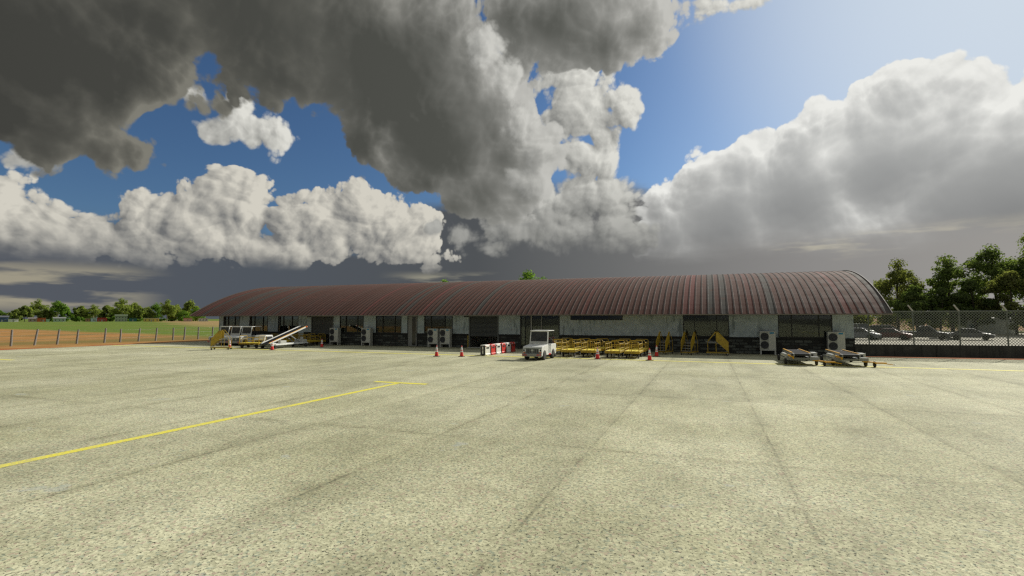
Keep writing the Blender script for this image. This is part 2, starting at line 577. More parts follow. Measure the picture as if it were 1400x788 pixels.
DUST = (0.20, 0.15, 0.09)
WHITE = pm('white_paint', (0.74, 0.75, 0.73), 0.42, dirt=(0.32, 0.29, 0.24), dirt_amt=0.35, var=0.05)
GREYM = pm('grey_metal', (0.33, 0.34, 0.34), 0.45, 0.5, dirt=(0.12, 0.11, 0.10))
LGREY = pm('light_grey_paint', (0.50, 0.51, 0.48), 0.5, dirt=(0.22, 0.20, 0.16), var=0.06)
DARK = pm('dark_rubber', (0.022, 0.022, 0.022), 0.8, var=0.3, dirt=DUST, dirt_amt=0.25)
BLACKP = pm('black_plastic', (0.025, 0.026, 0.028), 0.5, var=0.25)
YELLOW = pm('yellow_paint', (0.42, 0.285, 0.018), 0.5, dirt=(0.14, 0.09, 0.03), dirt_amt=0.5, var=0.12, scale=5)
YELLOWD = pm('worn_yellow_deck', (0.84, 0.68, 0.06), 0.55, dirt=(0.30, 0.22, 0.06), dirt_amt=0.45, var=0.1, scale=4)
AMBER = pm('amber_paint', (0.80, 0.42, 0.015), 0.45, dirt=(0.25, 0.14, 0.04), dirt_amt=0.4)
ORANGE = pm('orange_lens', (0.80, 0.17, 0.02), 0.3)
RED = pm('red_plastic', (0.56, 0.030, 0.022), 0.45, dirt=(0.22, 0.05, 0.04), dirt_amt=0.4, var=0.1)
CONE_RED = pm('cone_red_plastic', (0.70, 0.028, 0.020), 0.5, var=0.08, dirt=(0.3, 0.06, 0.04), dirt_amt=0.3)
CONE_WHITE = pm('reflective_white', (0.72, 0.73, 0.73), 0.35, var=0.05)
BWHITE = pm('white_plastic', (0.70, 0.69, 0.65), 0.5, dirt=(0.34, 0.30, 0.24), dirt_amt=0.3, var=0.05)
BELT = pm('conveyor_belt', (0.022, 0.022, 0.025), 0.9, var=0.25, scale=10, spec=0.08)
STEEL = pm('galvanised_steel', (0.30, 0.31, 0.30), 0.45, 0.6, var=0.2, scale=20)
DGREEN = pm('dark_green_steel', (0.20, 0.22, 0.20), 0.8, 0.0, var=0.15, spec=0.1)
HUB = pm('wheel_hub', (0.36, 0.36, 0.35), 0.4, 0.5, dirt=DUST)
AC_BODY = pm('ac_casing', (0.56, 0.57, 0.52), 0.5, var=0.05, dirt=(0.30, 0.28, 0.22), dirt_amt=0.3)
AC_SIDE = pm('ac_frame', (0.50, 0.51, 0.49), 0.5, var=0.05, dirt=(0.25, 0.23, 0.2), dirt_amt=0.3)
BLUE = pm('blue_badge', (0.02, 0.24, 0.42), 0.4, var=0.05)
CASEB = pm('black_metal_frame', (0.022, 0.024, 0.023), 0.4, 0.3, var=0.2)
FRAME_PALE = pm('pale_metal_frame', (0.30, 0.30, 0.29), 0.4, 0.4, var=0.1)
REDREF = pm('red_reflector', (0.55, 0.02, 0.02), 0.25, var=0.05)


def glass_mat(name, tint, gloss_col=(0.9, 0.95, 0.95), base=0.08, gain=1.0):
    m, q, b, out = newmat(name)
    m.node_tree.nodes.remove(b)
    tr = q.n('ShaderNodeBsdfTransparent')
    q.put(tr.inputs[0], tint)
    gl = q.n('ShaderNodeBsdfGlossy')
    q.put(gl.inputs[0], gloss_col)
    gl.inputs['Roughness'].default_value = 0.03
    fr = q.n('ShaderNodeFresnel')
    fr.inputs[0].default_value = 1.5
    f = (E_(q, fr.outputs[0]) * gain + base).clamp()
    mx = q.n('ShaderNodeMixShader')
    q.put(mx.inputs[0], f)
    m.node_tree.links.new(tr.outputs[0], mx.inputs[1])
    m.node_tree.links.new(gl.outputs[0], mx.inputs[2])
    m.node_tree.links.new(mx.outputs[0], out.inputs[0])
    return m


GLASS = glass_mat('window_glass', (0.66, 0.69, 0.66), base=0.010, gain=0.8)
CARGLASS = glass_mat('vehicle_glass', (0.10, 0.105, 0.10), base=0.0, gain=0.5)


def windshield_mat():
    """dusty tinted glass"""
    m = glass_mat('dusty_windshield', (0.16, 0.165, 0.155), base=0.0, gain=0.6)
    q = G(m.node_tree)
    out = [n for n in m.node_tree.nodes if n.type == 'OUTPUT_MATERIAL'][0]
    prev = out.inputs[0].links[0].from_socket
    d = q.n('ShaderNodeBsdfDiffuse')
    q.put(d.inputs[0], (0.17, 0.165, 0.15))
    mx = q.n('ShaderNodeMixShader')
    q.put(mx.inputs[0], q.ss(q.noise(coords(q), 3.0, 4, 0.6), 0.3, 0.7, 0.22, 0.36))
    m.node_tree.links.new(prev, mx.inputs[1])
    m.node_tree.links.new(d.outputs[0], mx.inputs[2])
    m.node_tree.links.new(mx.outputs[0], out.inputs[0])
    return m


CARGLASS = windshield_mat()


def apron_mat():
    m, q, b, out = newmat('apron_concrete')
    co = coords(q)
    x, y, z = q.sep(co)
    SX, SY, OX, OY = 3.55, 7.8, -2.35, 10.7
    fx, fy = (x - OX) / SX, (y - OY) / SY
    slab = q.white(v=q.comb(fx.floor(), fy.floor(), 0.3), dim='2D')
    # exposed aggregate: pale chips with dark gaps
    w = q.vm('ADD', co, q.scale(q.vm('SUBTRACT', q.noise(co, 30, 2, 0.5, color=True), (0.5, 0.5, 0.5)), 0.03))
    cell = q.voro(w, 27, dim='2D')
    cc = q.n('ShaderNodeTexVoronoi', voronoi_dimensions='2D', feature='F1')
    q.put(cc.inputs['Vector'], w)
    cc.inputs['Scale'].default_value = 27
    cr, cg_, cb = q.sep(E_(q, cc.outputs['Color']))
    gap = q.noise(co, 24, 4, 0.66)
    gap2 = q.noise(co, 60, 3, 0.6)
    pit = q.ss(gap * 0.75 + gap2 * 0.3, 0.43, 0.475)
    chip = q.mix(cr, (0.385, 0.380, 0.248), (0.635, 0.622, 0.420))
    chip = q.mix(q.ss(cg_, 0.86, 0.95) * 0.6, chip, (0.46, 0.34, 0.27))
    chip = q.mix(q.ss(cb, 0.88, 0.96) * 0.6, chip, (0.26, 0.32, 0.25))
    c = q.mix(pit, (0.070, 0.072, 0.052), chip)
    # stains, traffic marks, slab to slab tone
    st = q.noise(co, 0.16, 6, 0.62)
    st2 = q.noise(q.vm('MULTIPLY', co, (1.0, 0.35, 1)), 0.7, 5, 0.6)
    st3 = q.noise(co, 3.2, 5, 0.65)
    tone = q.ss(st, 0.28, 0.70, 0.74, 1.10) * q.ss(st2, 0.25, 0.62, 0.82, 1.05) * q.ss(slab, 0.0, 1.0, 0.91, 1.06) * q.ss(st3, 0.3, 0.7, 0.93, 1.05)
    c = q.mix(1.0, c, q.comb(tone, tone, tone * q.ss(st, 0.3, 0.7, 0.94, 1.04)), 'MULTIPLY')
    # repaired patches of greyer concrete and brown stains
    pt = q.ss(q.noise(co, 0.85, 5, 0.6), 0.655, 0.69)
    c = q.mix(pt * 0.45, c, (0.40, 0.43, 0.40))
    br_ = q.ss(q.noise(q.vm('ADD', co, (31, 17, 0)), 0.42, 6, 0.68), 0.56, 0.74)
    c = q.mix(br_ * 0.30, c, (0.185, 0.160, 0.095))
    # joints between the slabs
    jw = (q.noise(co, 1.3, 4, 0.6) - 0.5) * 0.10
    jx = ((fx + 0.5).fract() - 0.5).abs() * SX
    jy = ((fy + 0.5).fract() - 0.5).abs() * SY
    jd = (jx + jw).abs().min((jy + jw).abs())
    jn = q.noise(co, 0.9, 4, 0.6)
    core = q.ss(jd, 0.035, 0.010) * q.ss(jn, 0.32, 0.70, 0.05, 0.42)
    halo = q.ss(jd, 0.30, 0.0) * q.ss(jn, 0.30, 0.70, 0.05, 0.38)
    c = q.mix(halo, c, q.mix(1.0, c, (0.58, 0.56, 0.50), 'MULTIPLY'))
    c = q.mix(core, c, (0.07, 0.068, 0.05))
    # oil drips
    oil = q.ss(q.noise(co, 0.55, 3, 0.5), 0.69, 0.78) * q.ss(gap, 0.3, 0.6)
    c = q.mix(oil * 0.35, c, (0.10, 0.095, 0.075))
    q.put(b.inputs['Base Color'], c)
    b.inputs['Roughness'].default_value = 0.9
    b.inputs['Specular IOR Level'].default_value = 0.25
    bump(q, b, pit * 0.7 + cell * 0.4, 0.45, 0.008)
    return m


def ground_mat():
    """red soil by the apron, worn grass further out, soil bands, as seen from the ground up"""
    m, q, b, out = newmat('ground_soil_and_grass')
    co = coords(q)
    x, y, z = q.sep(co)
    n1 = q.noise(co, 0.035, 5, 0.6)
    n2 = q.noise(co, 0.35, 6, 0.65)
    n3 = q.noise(co, 3.0, 5, 0.65)
    grass = q.mix(q.ss(n2, 0.3, 0.7), (0.095, 0.165, 0.022), (0.160, 0.200, 0.042))
    grass = q.mix(q.ss(n1, 0.50, 0.68) * 0.55, grass, (0.20, 0.170, 0.055))
    dry = q.mix(n3, (0.14, 0.115, 0.036), (0.235, 0.185, 0.064))
    soil = q.mix(q.ss(n2, 0.3, 0.7), (0.31, 0.155, 0.050), (0.43, 0.235, 0.088))
    red = q.mix(n3, (0.27, 0.090, 0.032), (0.38, 0.135, 0.050))
    # distance west of the apron edge (x = -57), broken up by noise
    d = (x + 57.0) * -1.0 + (n1 - 0.5) * 14.0 + (n2 - 0.5) * 5.0
    c = q.mix(q.ss(d, 2.2, 4.0), red, soil)
    tuft = q.noise(q.vm('MULTIPLY', co, (0.10, 0.03, 1)), 1.0, 5, 0.6)
    c = q.mix(q.ss(d, 6.0, 11.0) * q.ss(d, 26.0, 14.0) * 0.85, c, dry)
    c = q.mix(q.ss(tuft, 0.48, 0.66) * q.ss(d, 4.0, 8.0) * 0.7, c, dry)
    # the mown field starts along a line slanting away to the west
    far = q.ss(y + (x + 74.0) * 0.215 + (n1 - 0.5) * 16.0, 55.0, 62.0)
    c = q.mix(far, c, grass)
    tan_ = q.ss(y - 185.0 + (x + 250.0) * 0.645 + (n1 - 0.5) * 60.0, -10.0, 10.0) * q.ss(y + (n1 - 0.5) * 80.0, 500.0, 460.0) * q.ss(x, -130.0, -170.0)
    c = q.mix(tan_ * 0.9, c, (0.33, 0.225, 0.105))
    # east side beyond the car park: grass verge; worn grass south of the apron
    east = q.ss(x, -10.0, 4.0)
    ec = q.mix(q.ss(n2, 0.35, 0.65), (0.105, 0.120, 0.032), (0.165, 0.155, 0.052))
    ec = q.mix(q.ss((y - 45.0).abs(), 3.5, 1.5), ec, red)
    c = q.mix(east, c, ec)
    c = q.mix(q.ss(y, -60.0, -75.0), c, (0.16, 0.155, 0.125))
    q.put(b.inputs['Base Color'], c)
    b.inputs['Roughness'].default_value = 1.0
    b.inputs['Specular IOR Level'].default_value = 0.1
    bump(q, b, n3, 0.5, 0.05)
    return m


def plaster_mat():
    m, q, b, out = newmat('weathered_plaster')
    co = coords(q)
    x, y, z = q.sep(co)
    n1 = q.noise(co, 1.4, 6, 0.62)
    n2 = q.noise(co, 14, 5, 0.7)
    run = q.noise(q.vm('MULTIPLY', co, (3.6, 3.6, 0.75)), 1.0, 7, 0.72)
    c = q.mix(q.ss(n1, 0.3, 0.7), (0.40, 0.475, 0.515), (0.565, 0.64, 0.685))
    c = q.mix(q.ss(n2, 0.42, 0.70) * 0.35, c, (0.29, 0.31, 0.30))
    drip = q.ss(run, 0.49, 0.60) * q.ss(q.noise(q.vm('MULTIPLY', co, (1, 1, 0.4)), 0.75, 3, 0.5), 0.46, 0.60)
    c = q.mix(drip * 0.62, c, (0.105, 0.135, 0.14))
    spot = q.ss(q.noise(co, 5.0, 6, 0.75), 0.64, 0.70)
    c = q.mix(spot * 0.3, c, (0.20, 0.21, 0.20))
    q.put(b.inputs['Base Color'], c)
    b.inputs['Roughness'].default_value = 0.88
    b.inputs['Specular IOR Level'].default_value = 0.25
    bump(q, b, n2, 0.25, 0.01)
    return m


def brick_mat():
    m, q, b, out = newmat('dark_brick')
    co = coords(q)
    x, y, z = q.sep(co)
    uv = q.comb(x + y, z, 0.0)
    br = q.n('ShaderNodeTexBrick')
    q.put(br.inputs['Vector'], uv)
    br.offset = 0.5
    br.inputs['Color1'].default_value = (0.016, 0.018, 0.017, 1)
    br.inputs['Color2'].default_value = (0.215, 0.240, 0.220, 1)
    br.inputs['Mortar'].default_value = (0.008, 0.008, 0.008, 1)
    br.inputs['Scale'].default_value = 1.0
    br.inputs['Mortar Size'].default_value = 0.034
    br.inputs['Mortar Smooth'].default_value = 0.3
    br.inputs['Bias'].default_value = -0.35
    br.inputs['Brick Width'].default_value = 0.58
    br.inputs['Row Height'].default_value = 0.222
    n = q.noise(co, 9, 5, 0.7)
    c = q.mix(q.ss(n, 0.35, 0.7) * 0.6, E_(q, br.outputs[0]), (0.028, 0.028, 0.026))
    warm = q.ss(q.noise(co, 2.1, 3, 0.5), 0.58, 0.7)
    c = q.mix(warm * 0.25, c, (0.075, 0.05, 0.04))
    q.put(b.inputs['Base Color'], c)
    b.inputs['Roughness'].default_value = 0.75
    bump(q, b, E_(q, br.outputs['Fac']) * -1.0 + n * 0.4, 0.6, 0.02)
    return m


PAN = 0.47


def roof_mat():
    m, q, b, out = newmat('painted_roof_sheet')
    co = coords(q)
    x, y, z = q.sep(co)
    px = x / PAN
    w = q.white(w=px.floor() + 0.37)
    w2 = q.white(w=px.floor() + 91.7)
    n1 = q.noise(co, 0.9, 6, 0.65)
    n2 = q.noise(q.vm('MULTIPLY', co, (2.0, 0.30, 0.3)), 1.6, 6, 0.7)
    n3 = q.noise(co, 22, 4, 0.7)
    c = q.mix(w, (0.115, 0.058, 0.047), (0.132, 0.072, 0.060))
    c = q.mix(q.ss(w2, 0.88, 0.96), c, (0.180, 0.070, 0.062))
    c = q.mix(q.ss(w2, 0.075, 0.04), c, (0.098, 0.092, 0.084))
    c = q.mix(q.ss(n2, 0.40, 0.72) * 0.20, c, (0.098, 0.074, 0.062))
    c = q.mix(q.ss(n1, 0.52, 0.70) * 0.45, c, (0.185, 0.080, 0.062))
    c = q.mix(q.ss(n3, 0.55, 0.75) * 0.25, c, (0.12, 0.09, 0.075))
    # dark strip along each standing seam, gap shade and dirt put into the colour
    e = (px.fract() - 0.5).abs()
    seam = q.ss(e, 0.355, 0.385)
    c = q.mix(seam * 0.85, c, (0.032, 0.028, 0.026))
    q.put(b.inputs['Base Color'], c)
    q.put(b.inputs['Roughness'], q.ss(n1, 0.3, 0.7, 0.70, 0.85))
    b.inputs['Specular IOR Level'].default_value = 0.12
    return m


def shutter_mat():
    m, q, b, out = newmat('steel_shutter')
    co = coords(q)
    n = q.noise(co, 4, 5, 0.6)
    q.put(b.inputs['Base Color'], q.mix(n, (0.050, 0.055, 0.057), (0.085, 0.092, 0.094)))
    b.inputs['Roughness'].default_value = 0.5
    b.inputs['Metallic'].default_value = 0.3
    return m


def hazard_mat():
    m, q, b, out = newmat('hazard_stripes')
    x, y, z = q.sep(coords(q))
    st = ((x + z) / 0.16).fract()
    q.put(b.inputs['Base Color'], q.mix(q.ss(st, 0.48, 0.52), (0.03, 0.03, 0.028), (0.55, 0.40, 0.02)))
    b.inputs['Roughness'].default_value = 0.6
    return m


def concrete_wall_mat():
    m, q, b, out = newmat('stained_concrete_wall')
    co = coords(q)
    run = q.noise(q.vm('MULTIPLY', co, (4.5, 4.5, 0.5)), 1.0, 6, 0.7)
    n = q.noise(co, 2.0, 6, 0.65)
    c = q.mix(q.ss(n, 0.3, 0.7), (0.040, 0.041, 0.037), (0.068, 0.069, 0.062))
    c = q.mix(q.ss(run, 0.45, 0.66) * 0.7, c, (0.018, 0.019, 0.017))
    q.put(b.inputs['Base Color'], c)
    b.inputs['Roughness'].default_value = 0.9
    bump(q, b, n, 0.3, 0.02)
    return m


def leaf_mat(name, c1, c2, c3, scale=0.5):
    m, q, b, out = newmat(name)
    m.node_tree.nodes.remove(b)
    co = coords(q)
    n = q.noise(co, scale, 3, 0.6)
    n2 = q.noise(co, scale * 9, 2, 0.6)
    c = q.mix(q.ss(n, 0.35, 0.65), c1, c2)
    c = q.mix(q.ss(n2, 0.50, 0.68) * 0.6, c, c3)
    d = q.n('ShaderNodeBsdfDiffuse')
    t = q.n('ShaderNodeBsdfTranslucent')
    q.put(d.inputs[0], c)
    q.put(t.inputs[0], q.mix(1.0, c, (1.5, 1.6, 0.7), 'MULTIPLY'))
    mx = q.n('ShaderNodeMixShader')
    mx.inputs[0].default_value = 0.55
    m.node_tree.links.new(d.outputs[0], mx.inputs[1])
    m.node_tree.links.new(t.outputs[0], mx.inputs[2])
    m.node_tree.links.new(mx.outputs[0], out.inputs[0])
    return m


def bark_mat(name, c1, c2):
    m, q, b, out = newmat(name)
    co = coords(q)
    n = q.noise(q.vm('MULTIPLY', co, (3, 3, 0.8)), 1.5, 6, 0.65)
    q.put(b.inputs['Base Color'], q.mix(n, c1, c2))
    b.inputs['Roughness'].default_value = 0.9
    bump(q, b, n, 0.6, 0.03)
    return m


def paint_line_mat():
    m, q, b, out = newmat('yellow_road_paint')
    co = coords(q)
    n = q.noise(co, 24, 5, 0.7)
    n2 = q.noise(co, 1.1, 5, 0.65)
    c = q.mix(q.ss(n2, 0.3, 0.7), (0.74, 0.66, 0.05), (0.84, 0.77, 0.09))
    c = q.mix(q.ss(n + n2 * 0.45, 0.70, 0.82) * 0.75, c, (0.46, 0.42, 0.20))
    q.put(b.inputs['Base Color'], c)
    b.inputs['Roughness'].default_value = 0.8
    return m


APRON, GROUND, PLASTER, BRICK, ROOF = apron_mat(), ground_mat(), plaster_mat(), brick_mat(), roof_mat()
SHUT, HAZ, CWALL, LINE = shutter_mat(), hazard_mat(), concrete_wall_mat(), paint_line_mat()
PARK = pm('car_park_gravel', (0.33, 0.31, 0.24), 0.95, var=0.14, scale=0.5, dirt=(0.40, 0.36, 0.28), dirt_amt=0.5, dirt_scale=0.2)
WOODP = bark_mat('grey_fence_wood', (0.13, 0.125, 0.115), (0.31, 0.295, 0.27))
INT_W = pm('interior_wall_paint', (0.66, 0.67, 0.63), 0.8, var=0.05)
INT_F = pm('interior_floor', (0.36, 0.35, 0.32), 0.5, var=0.1)

# ------------------------------------------------------------------ ground, apron, paint
def sheet(name, x0, x1, y0, y1, z, mat, nx=1, ny=1):
    mb = MB()
    vs = [(x0 + (x1 - x0) * i / nx, y0 + (y1 - y0) * j / ny, z) for j in range(ny + 1) for i in range(nx + 1)]
    fs = [(j * (nx + 1) + i, j * (nx + 1) + i + 1, (j + 1) * (nx + 1) + i + 1, (j + 1) * (nx + 1) + i) for j in range(ny) for i in range(nx)]
    mb.add(vs, fs)
    return tag(mb.build(name, mat), kind='structure')


sheet('ground', -4500, 4500, -4500, 4500, -0.06, GROUND, 30, 30)
ap = MB()
ap.prism([(-57.2, -420), (40, -420), (40, 44.2), (9.9, 43.2), (9.9, 70.5), (-56.9, 70.5)], -0.35, 0.0, 'z')
tag(ap.build('apron', APRON), kind='structure')
sheet('car_park', 10.6, 110, 47.5, 124, -0.02, PARK)
# low bank of orange soil rising behind the car park
bk = MB()
rb = random.Random(3)
nb = 40
rows = []
for j, (yy, zz) in enumerate(((150, -.1), (156, .5), (163, 1.7), (170, 2.5), (180, 2.7), (200, 2.6), (215, -.1))):
    rows.append([(8 + 120 * i / nb, yy + rb.uniform(-2, 2), zz + (rb.uniform(-.35, .35) if 0 < j < 6 else 0)) for i in range(nb + 1)])
bk.add([p for r in rows for p in r], [(j * (nb + 1) + i, j * (nb + 1) + i + 1, (j + 1) * (nb + 1) + i + 1, (j + 1) * (nb + 1) + i) for j in range(6) for i in range(nb)], True)
bo, bq, bb, _o = newmat('orange_bank_soil')
bco = coords(bq)
bn = bq.noise(bco, 0.25, 5, 0.65)
bq.put(bb.inputs['Base Color'], bq.mix(bq.ss(bn, 0.48, 0.62), (0.30, 0.15, 0.055), (0.15, 0.145, 0.045)))
bb.inputs['Roughness'].default_value = 1.0
tag(bk.build('soil_bank', bo), kind='structure')


def line_paint(pts, w):
    mb = MB()
    for (a, c_) in zip(pts[:-1], pts[1:]):
        a, c_ = Vector(a), Vector(c_)
        d = (c_ - a).normalized()
        s = Vector((-d.y, d.x)) * w / 2
        n = max(1, int((c_ - a).length / 4))
        for i in range(n):
            p, q = a.lerp(c_, i / n), a.lerp(c_, (i + 1) / n)
            o = len(mb.v)
            mb.v += [(*(p - s), 0.004), (*(q - s), 0.004), (*(q + s), 0.004), (*(p + s), 0.004)]
            mb.f.append((o, o + 1, o + 2, o + 3))
            mb.s.append(False)
    return tag(mb.build('yellow_line', LINE), kind='structure')


line_paint([(-56.6, 34.35), (39, 34.35)], 0.40)
line_paint([(-12.28, -40), (-12.15, 8), (-12.2, 18.57)], 0.25)
line_paint([(-13.45, 18.67), (-10.9, 18.67)], 0.32)
line_paint([(-43.75, -40), (-43.75, 19.72)], 0.20)
line_paint([(-45.0, 19.82), (-42.5, 19.82)], 0.32)
line_paint([(18.2, -40), (18.2, 18.57)], 0.25)
line_paint([(17.0, 18.67), (19.5, 18.67)], 0.20)

# ------------------------------------------------------------------ terminal building
YF, YB = 43.6, 68.6
XL, XR = -53.15, 9.85
ZW = 3.13
SILL = 1.28
term = thing('terminal_building', 'long low terminal with a brown arched metal roof along the far side of the apron', 'terminal', ((XL + XR) / 2, YF, 0))
T0 = term.location.copy()


def tb(mb, name, mat, parent=None, **k):
    """mesh given in world coordinates, made a part of the terminal"""
    o = mb.build(name, mat, parent or term, **k)
    o.matrix_parent_inverse = Matrix.Translation(-T0)
    return o


def tsub(mb, name, mat, parent, **k):
    o = mb.build(name, mat, parent, **k)
    return o


# openings: x0, x1, z0, z1, kind, mullions (fractions)
OPEN = [
    (-52.45, -49.95, SILL, 3.05, 'win', (.10, .30, .72)),
    (-48.45, -45.70, SILL, 3.05, 'win', (.09, .28, .74)),
    (-44.25, -41.40, SILL, 3.05, 'win', (.09, .27, .70)),
    (-39.65, -36.70, 0.0, 3.05, 'shut', ()),
    (-35.90, -32.90, SILL, 3.05, 'win', (.27, .75)),
    (-31.40, -28.40, SILL, 3.05, 'win', (.27, .75)),
    (-27.70, -26.57, 0.0, 3.05, 'door', ()),
    (-25.80, -22.70, SILL, 3.05, 'win', (.25, .73)),
    (-21.00, -17.97, 0.0, 3.05, 'shut', ()),
    (-15.88, -12.18, 0.0, 3.05, 'glaz', (.13, .27, .54)),
    (-11.20, -6.70, 2.58, 3.05, 'win', (.24, .745)),
    (-1.91, 1.52, SILL, 3.05, 'win', (.26, .745)),
    (4.96, 8.52, SILL, 3.05, 'win', (.257, .755)),
]
wall, brick, cop = MB(), MB(), MB()
BY0 = YF - 0.035
brick_run = []


def brick_piece(x0, x1):
    brick_run.append([x0, x1]) if not brick_run or abs(brick_run[-1][1] - x0) > 1e-4 else brick_run[-1].__setitem__(1, x1)


xc = XL
PILASTER = [(-49.95, -48.45), (-41.40, -40.60)]
for (x0, x1, z0, z1, kind, mu) in OPEN:
    if x0 > xc:
        wall.box(xc, x0, YF, YF + 0.22, SILL, ZW)
        if (xc, x0)[0] == -41.40:
            wall.box(xc, -40.60, YF, YF + 0.22, 0, SILL)
            brick_piece(-40.60, x0 - 0.14)
        else:
            brick_piece(xc, x0 - (0.14 if kind == 'shut' else 0))
    if z1 < ZW:
        wall.box(x0, x1, YF, YF + 0.22, z1, ZW)
    if z0 > SILL:
        wall.box(x0, x1, YF, YF + 0.22, SILL, z0)
    if z0 > 0.1:
        brick_piece(x0, x1)
    xc = x1
wall.box(xc, XR, YF, YF + 0.22, SILL, ZW)
brick_piece(xc, XR)

# roof arc
YC, HALF, RISE, ZE = 56.0, 14.3, 4.05, 3.06
RR = (HALF ** 2 + RISE ** 2) / (2 * RISE)


def roof_z(y):
    return ZE + math.sqrt(RR * RR - (y - YC) ** 2) - (RR - RISE)


# end walls follow the arc
for xa, xb in ((XL, XL + 0.22), (XR - 0.22, XR)):
    pts = [(YF + 0.22, SILL)] + [(YB, SILL)] + [(y, roof_z(y) - 0.10) for y in [YB - (YB - YF - 0.22) * i / 20 for i in range(21)]]
    wall.prism(pts, xa, xb, 'x')
wall.box(XL + 0.22, XR - 0.22, YB - 0.22, YB, 0, 3.3)
tb(wall, 'wall', PLASTER)
COPE = pm('dark_coping_stone', (0.014, 0.015, 0.014), 0.8, var=0.35, scale=3)
runs = [(a - (0.035 if a == XL else 0), b_ + (0.035 if b_ == XR else 0), BY0, YF + 0.20) for a, b_ in brick_run]
runs += [(XL - 0.035, XL + 0.22, YF + 0.203, YB), (XR - 0.22, XR + 0.035, YF + 0.203, YB)]
for a, b_, ya, yb in runs:
    m_ = MB()
    m_.box(a, b_, ya, yb, 0, SILL - 0.16)
    bo_ = tb(m_, 'brick_base', BRICK)
    m_ = MB()
    m_.box(a - (0.03 if a < XL else 0), b_ + (0.03 if b_ > XR else 0), ya - (0.03 if ya == BY0 else -0.03), yb, SILL - 0.16, SILL - 0.004)
    m_.build('coping_course', COPE, bo_)

# roof sheets with standing seams
X0R, X1R = -55.4, 11.25
npan = round((X1R - X0R) / PAN)
X0R = math.floor(X0R / PAN) * PAN
prof = []
for i in range(npan + 1):
    xs = X0R + i * PAN
    prof += [(xs + 0.055, 0.022), (xs + 0.075, 0.0), (xs + PAN - 0.075, 0.0), (xs + PAN - 0.055, 0.022)]
NA = 40
ys = [YC - HALF + 2 * HALF * j / NA for j in range(NA + 1)]
rm = MB()
vs, fs = [], []
for y in ys:
    nrm = Vector((0, (y - YC) / RR, math.sqrt(1 - ((y - YC) / RR) ** 2)))
    for xx, h in prof:
        vs.append((xx, y + nrm.y * h, roof_z(y) + nrm.z * h))
npf = len(prof)
for j in range(NA):
    for i in range(npf - 1):
        a = j * npf + i
        fs.append((a, a + 1, a + npf + 1, a + npf))
rm.add(vs, fs, False)
X1R = prof[-1][0]
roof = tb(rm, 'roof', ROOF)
soff = MB()
vs = [(xx, y, roof_z(y) - 0.06) for y in ys for xx in (X0R + 0.06, X1R)]
soff.add(vs, [(2 * j, 2 * j + 1, 2 * j + 3, 2 * j + 2) for j in range(NA)])
SOFF = pm('soffit_board', (0.20, 0.20, 0.19), 0.8, var=0.1)
o = soff.build('soffit', SOFF, roof)
VTM = pm('verge_trim_paint', (0.065, 0.045, 0.040), 0.6)
for xe in (X0R + 0.045, X1R - 0.005):
    vt = MB()
    for j in range(NA):
        vt.bar((xe, ys[j], roof_z(ys[j])), (xe, ys[j + 1], roof_z(ys[j + 1])), 0.05, 0.12)
    vt.build('verge_trim', VTM, roof)
gt = MB()
gt.prism([(YC - HALF - 0.085, ZE - 0.075), (YC - HALF - 0.005, ZE - 0.095), (YC - HALF - 0.005, ZE - 0.02), (YC - HALF - 0.09, ZE - 0.01)], X0R + 0.05, X1R, 'x')
gt.build('gutter', pm('gutter_metal', (0.20, 0.18, 0.165), 0.5, 0.3, dirt=(0.1, 0.08, 0.07)), roof)

# interior seen through the glass
it = MB()
it.box(XL + 0.22, XR - 0.22, 50.0, 50.12, 0.02, 3.14)
for xw in (-46.9, -40.3, -36.2, -28.1, -22.1, -17.4, -11.9, -4.2, 3.2):
    it.box(xw, xw + 0.1, YF + 0.3, 50.0, 0.02, 3.14)
tb(it, 'interior_wall', INT_W)
it = MB()
it.box(XL + 0.22, XR - 0.22, YF + 0.23, 50.0, -0.05, 0.02)
tb(it, 'interior_floor', INT_F)
it = MB()
it.box(XL + 0.22, XR - 0.22, YF + 0.23, 50.0, 3.14, 3.18)
tb(it, 'ceiling', INT_W)


def frame_window(x0, x1, z0, z1, mu, name, parent=term, fw=0.065, split=None):
    fr = MB()
    y0, y1 = YF - 0.02, YF + 0.10
    fr.box(x0, x0 + fw, y0, y1, z0, z1)
    fr.box(x1 - fw, x1, y0, y1, z0, z1)
    fr.box(x0 + fw, x1 - fw, y0, y1, z1 - fw, z1)
    fr.box(x0 + fw, x1 - fw, y0, y1, z0, z0 + fw)
    xs = [x0 + fw] + [x0 + (x1 - x0) * k for k in mu] + [x1 - fw]
    for k in xs[1:-1]:
        fr.box(k - 0.035, k + 0.035, y0 + 0.004, y1, z0 + fw, z1 - fw)
    f = tb(fr, name, CASEB)
    for a, c_ in zip(xs[:-1], xs[1:]):
        pn = MB()
        e0 = 0.035 if a != xs[0] else 0
        e1 = 0.035 if c_ != xs[-1] else 0
        pn.box(a + e0, c_ - e1, YF + 0.035, YF + 0.045, z0 + fw, z1 - fw)
        pn.build('pane', GLASS, f)
    return f


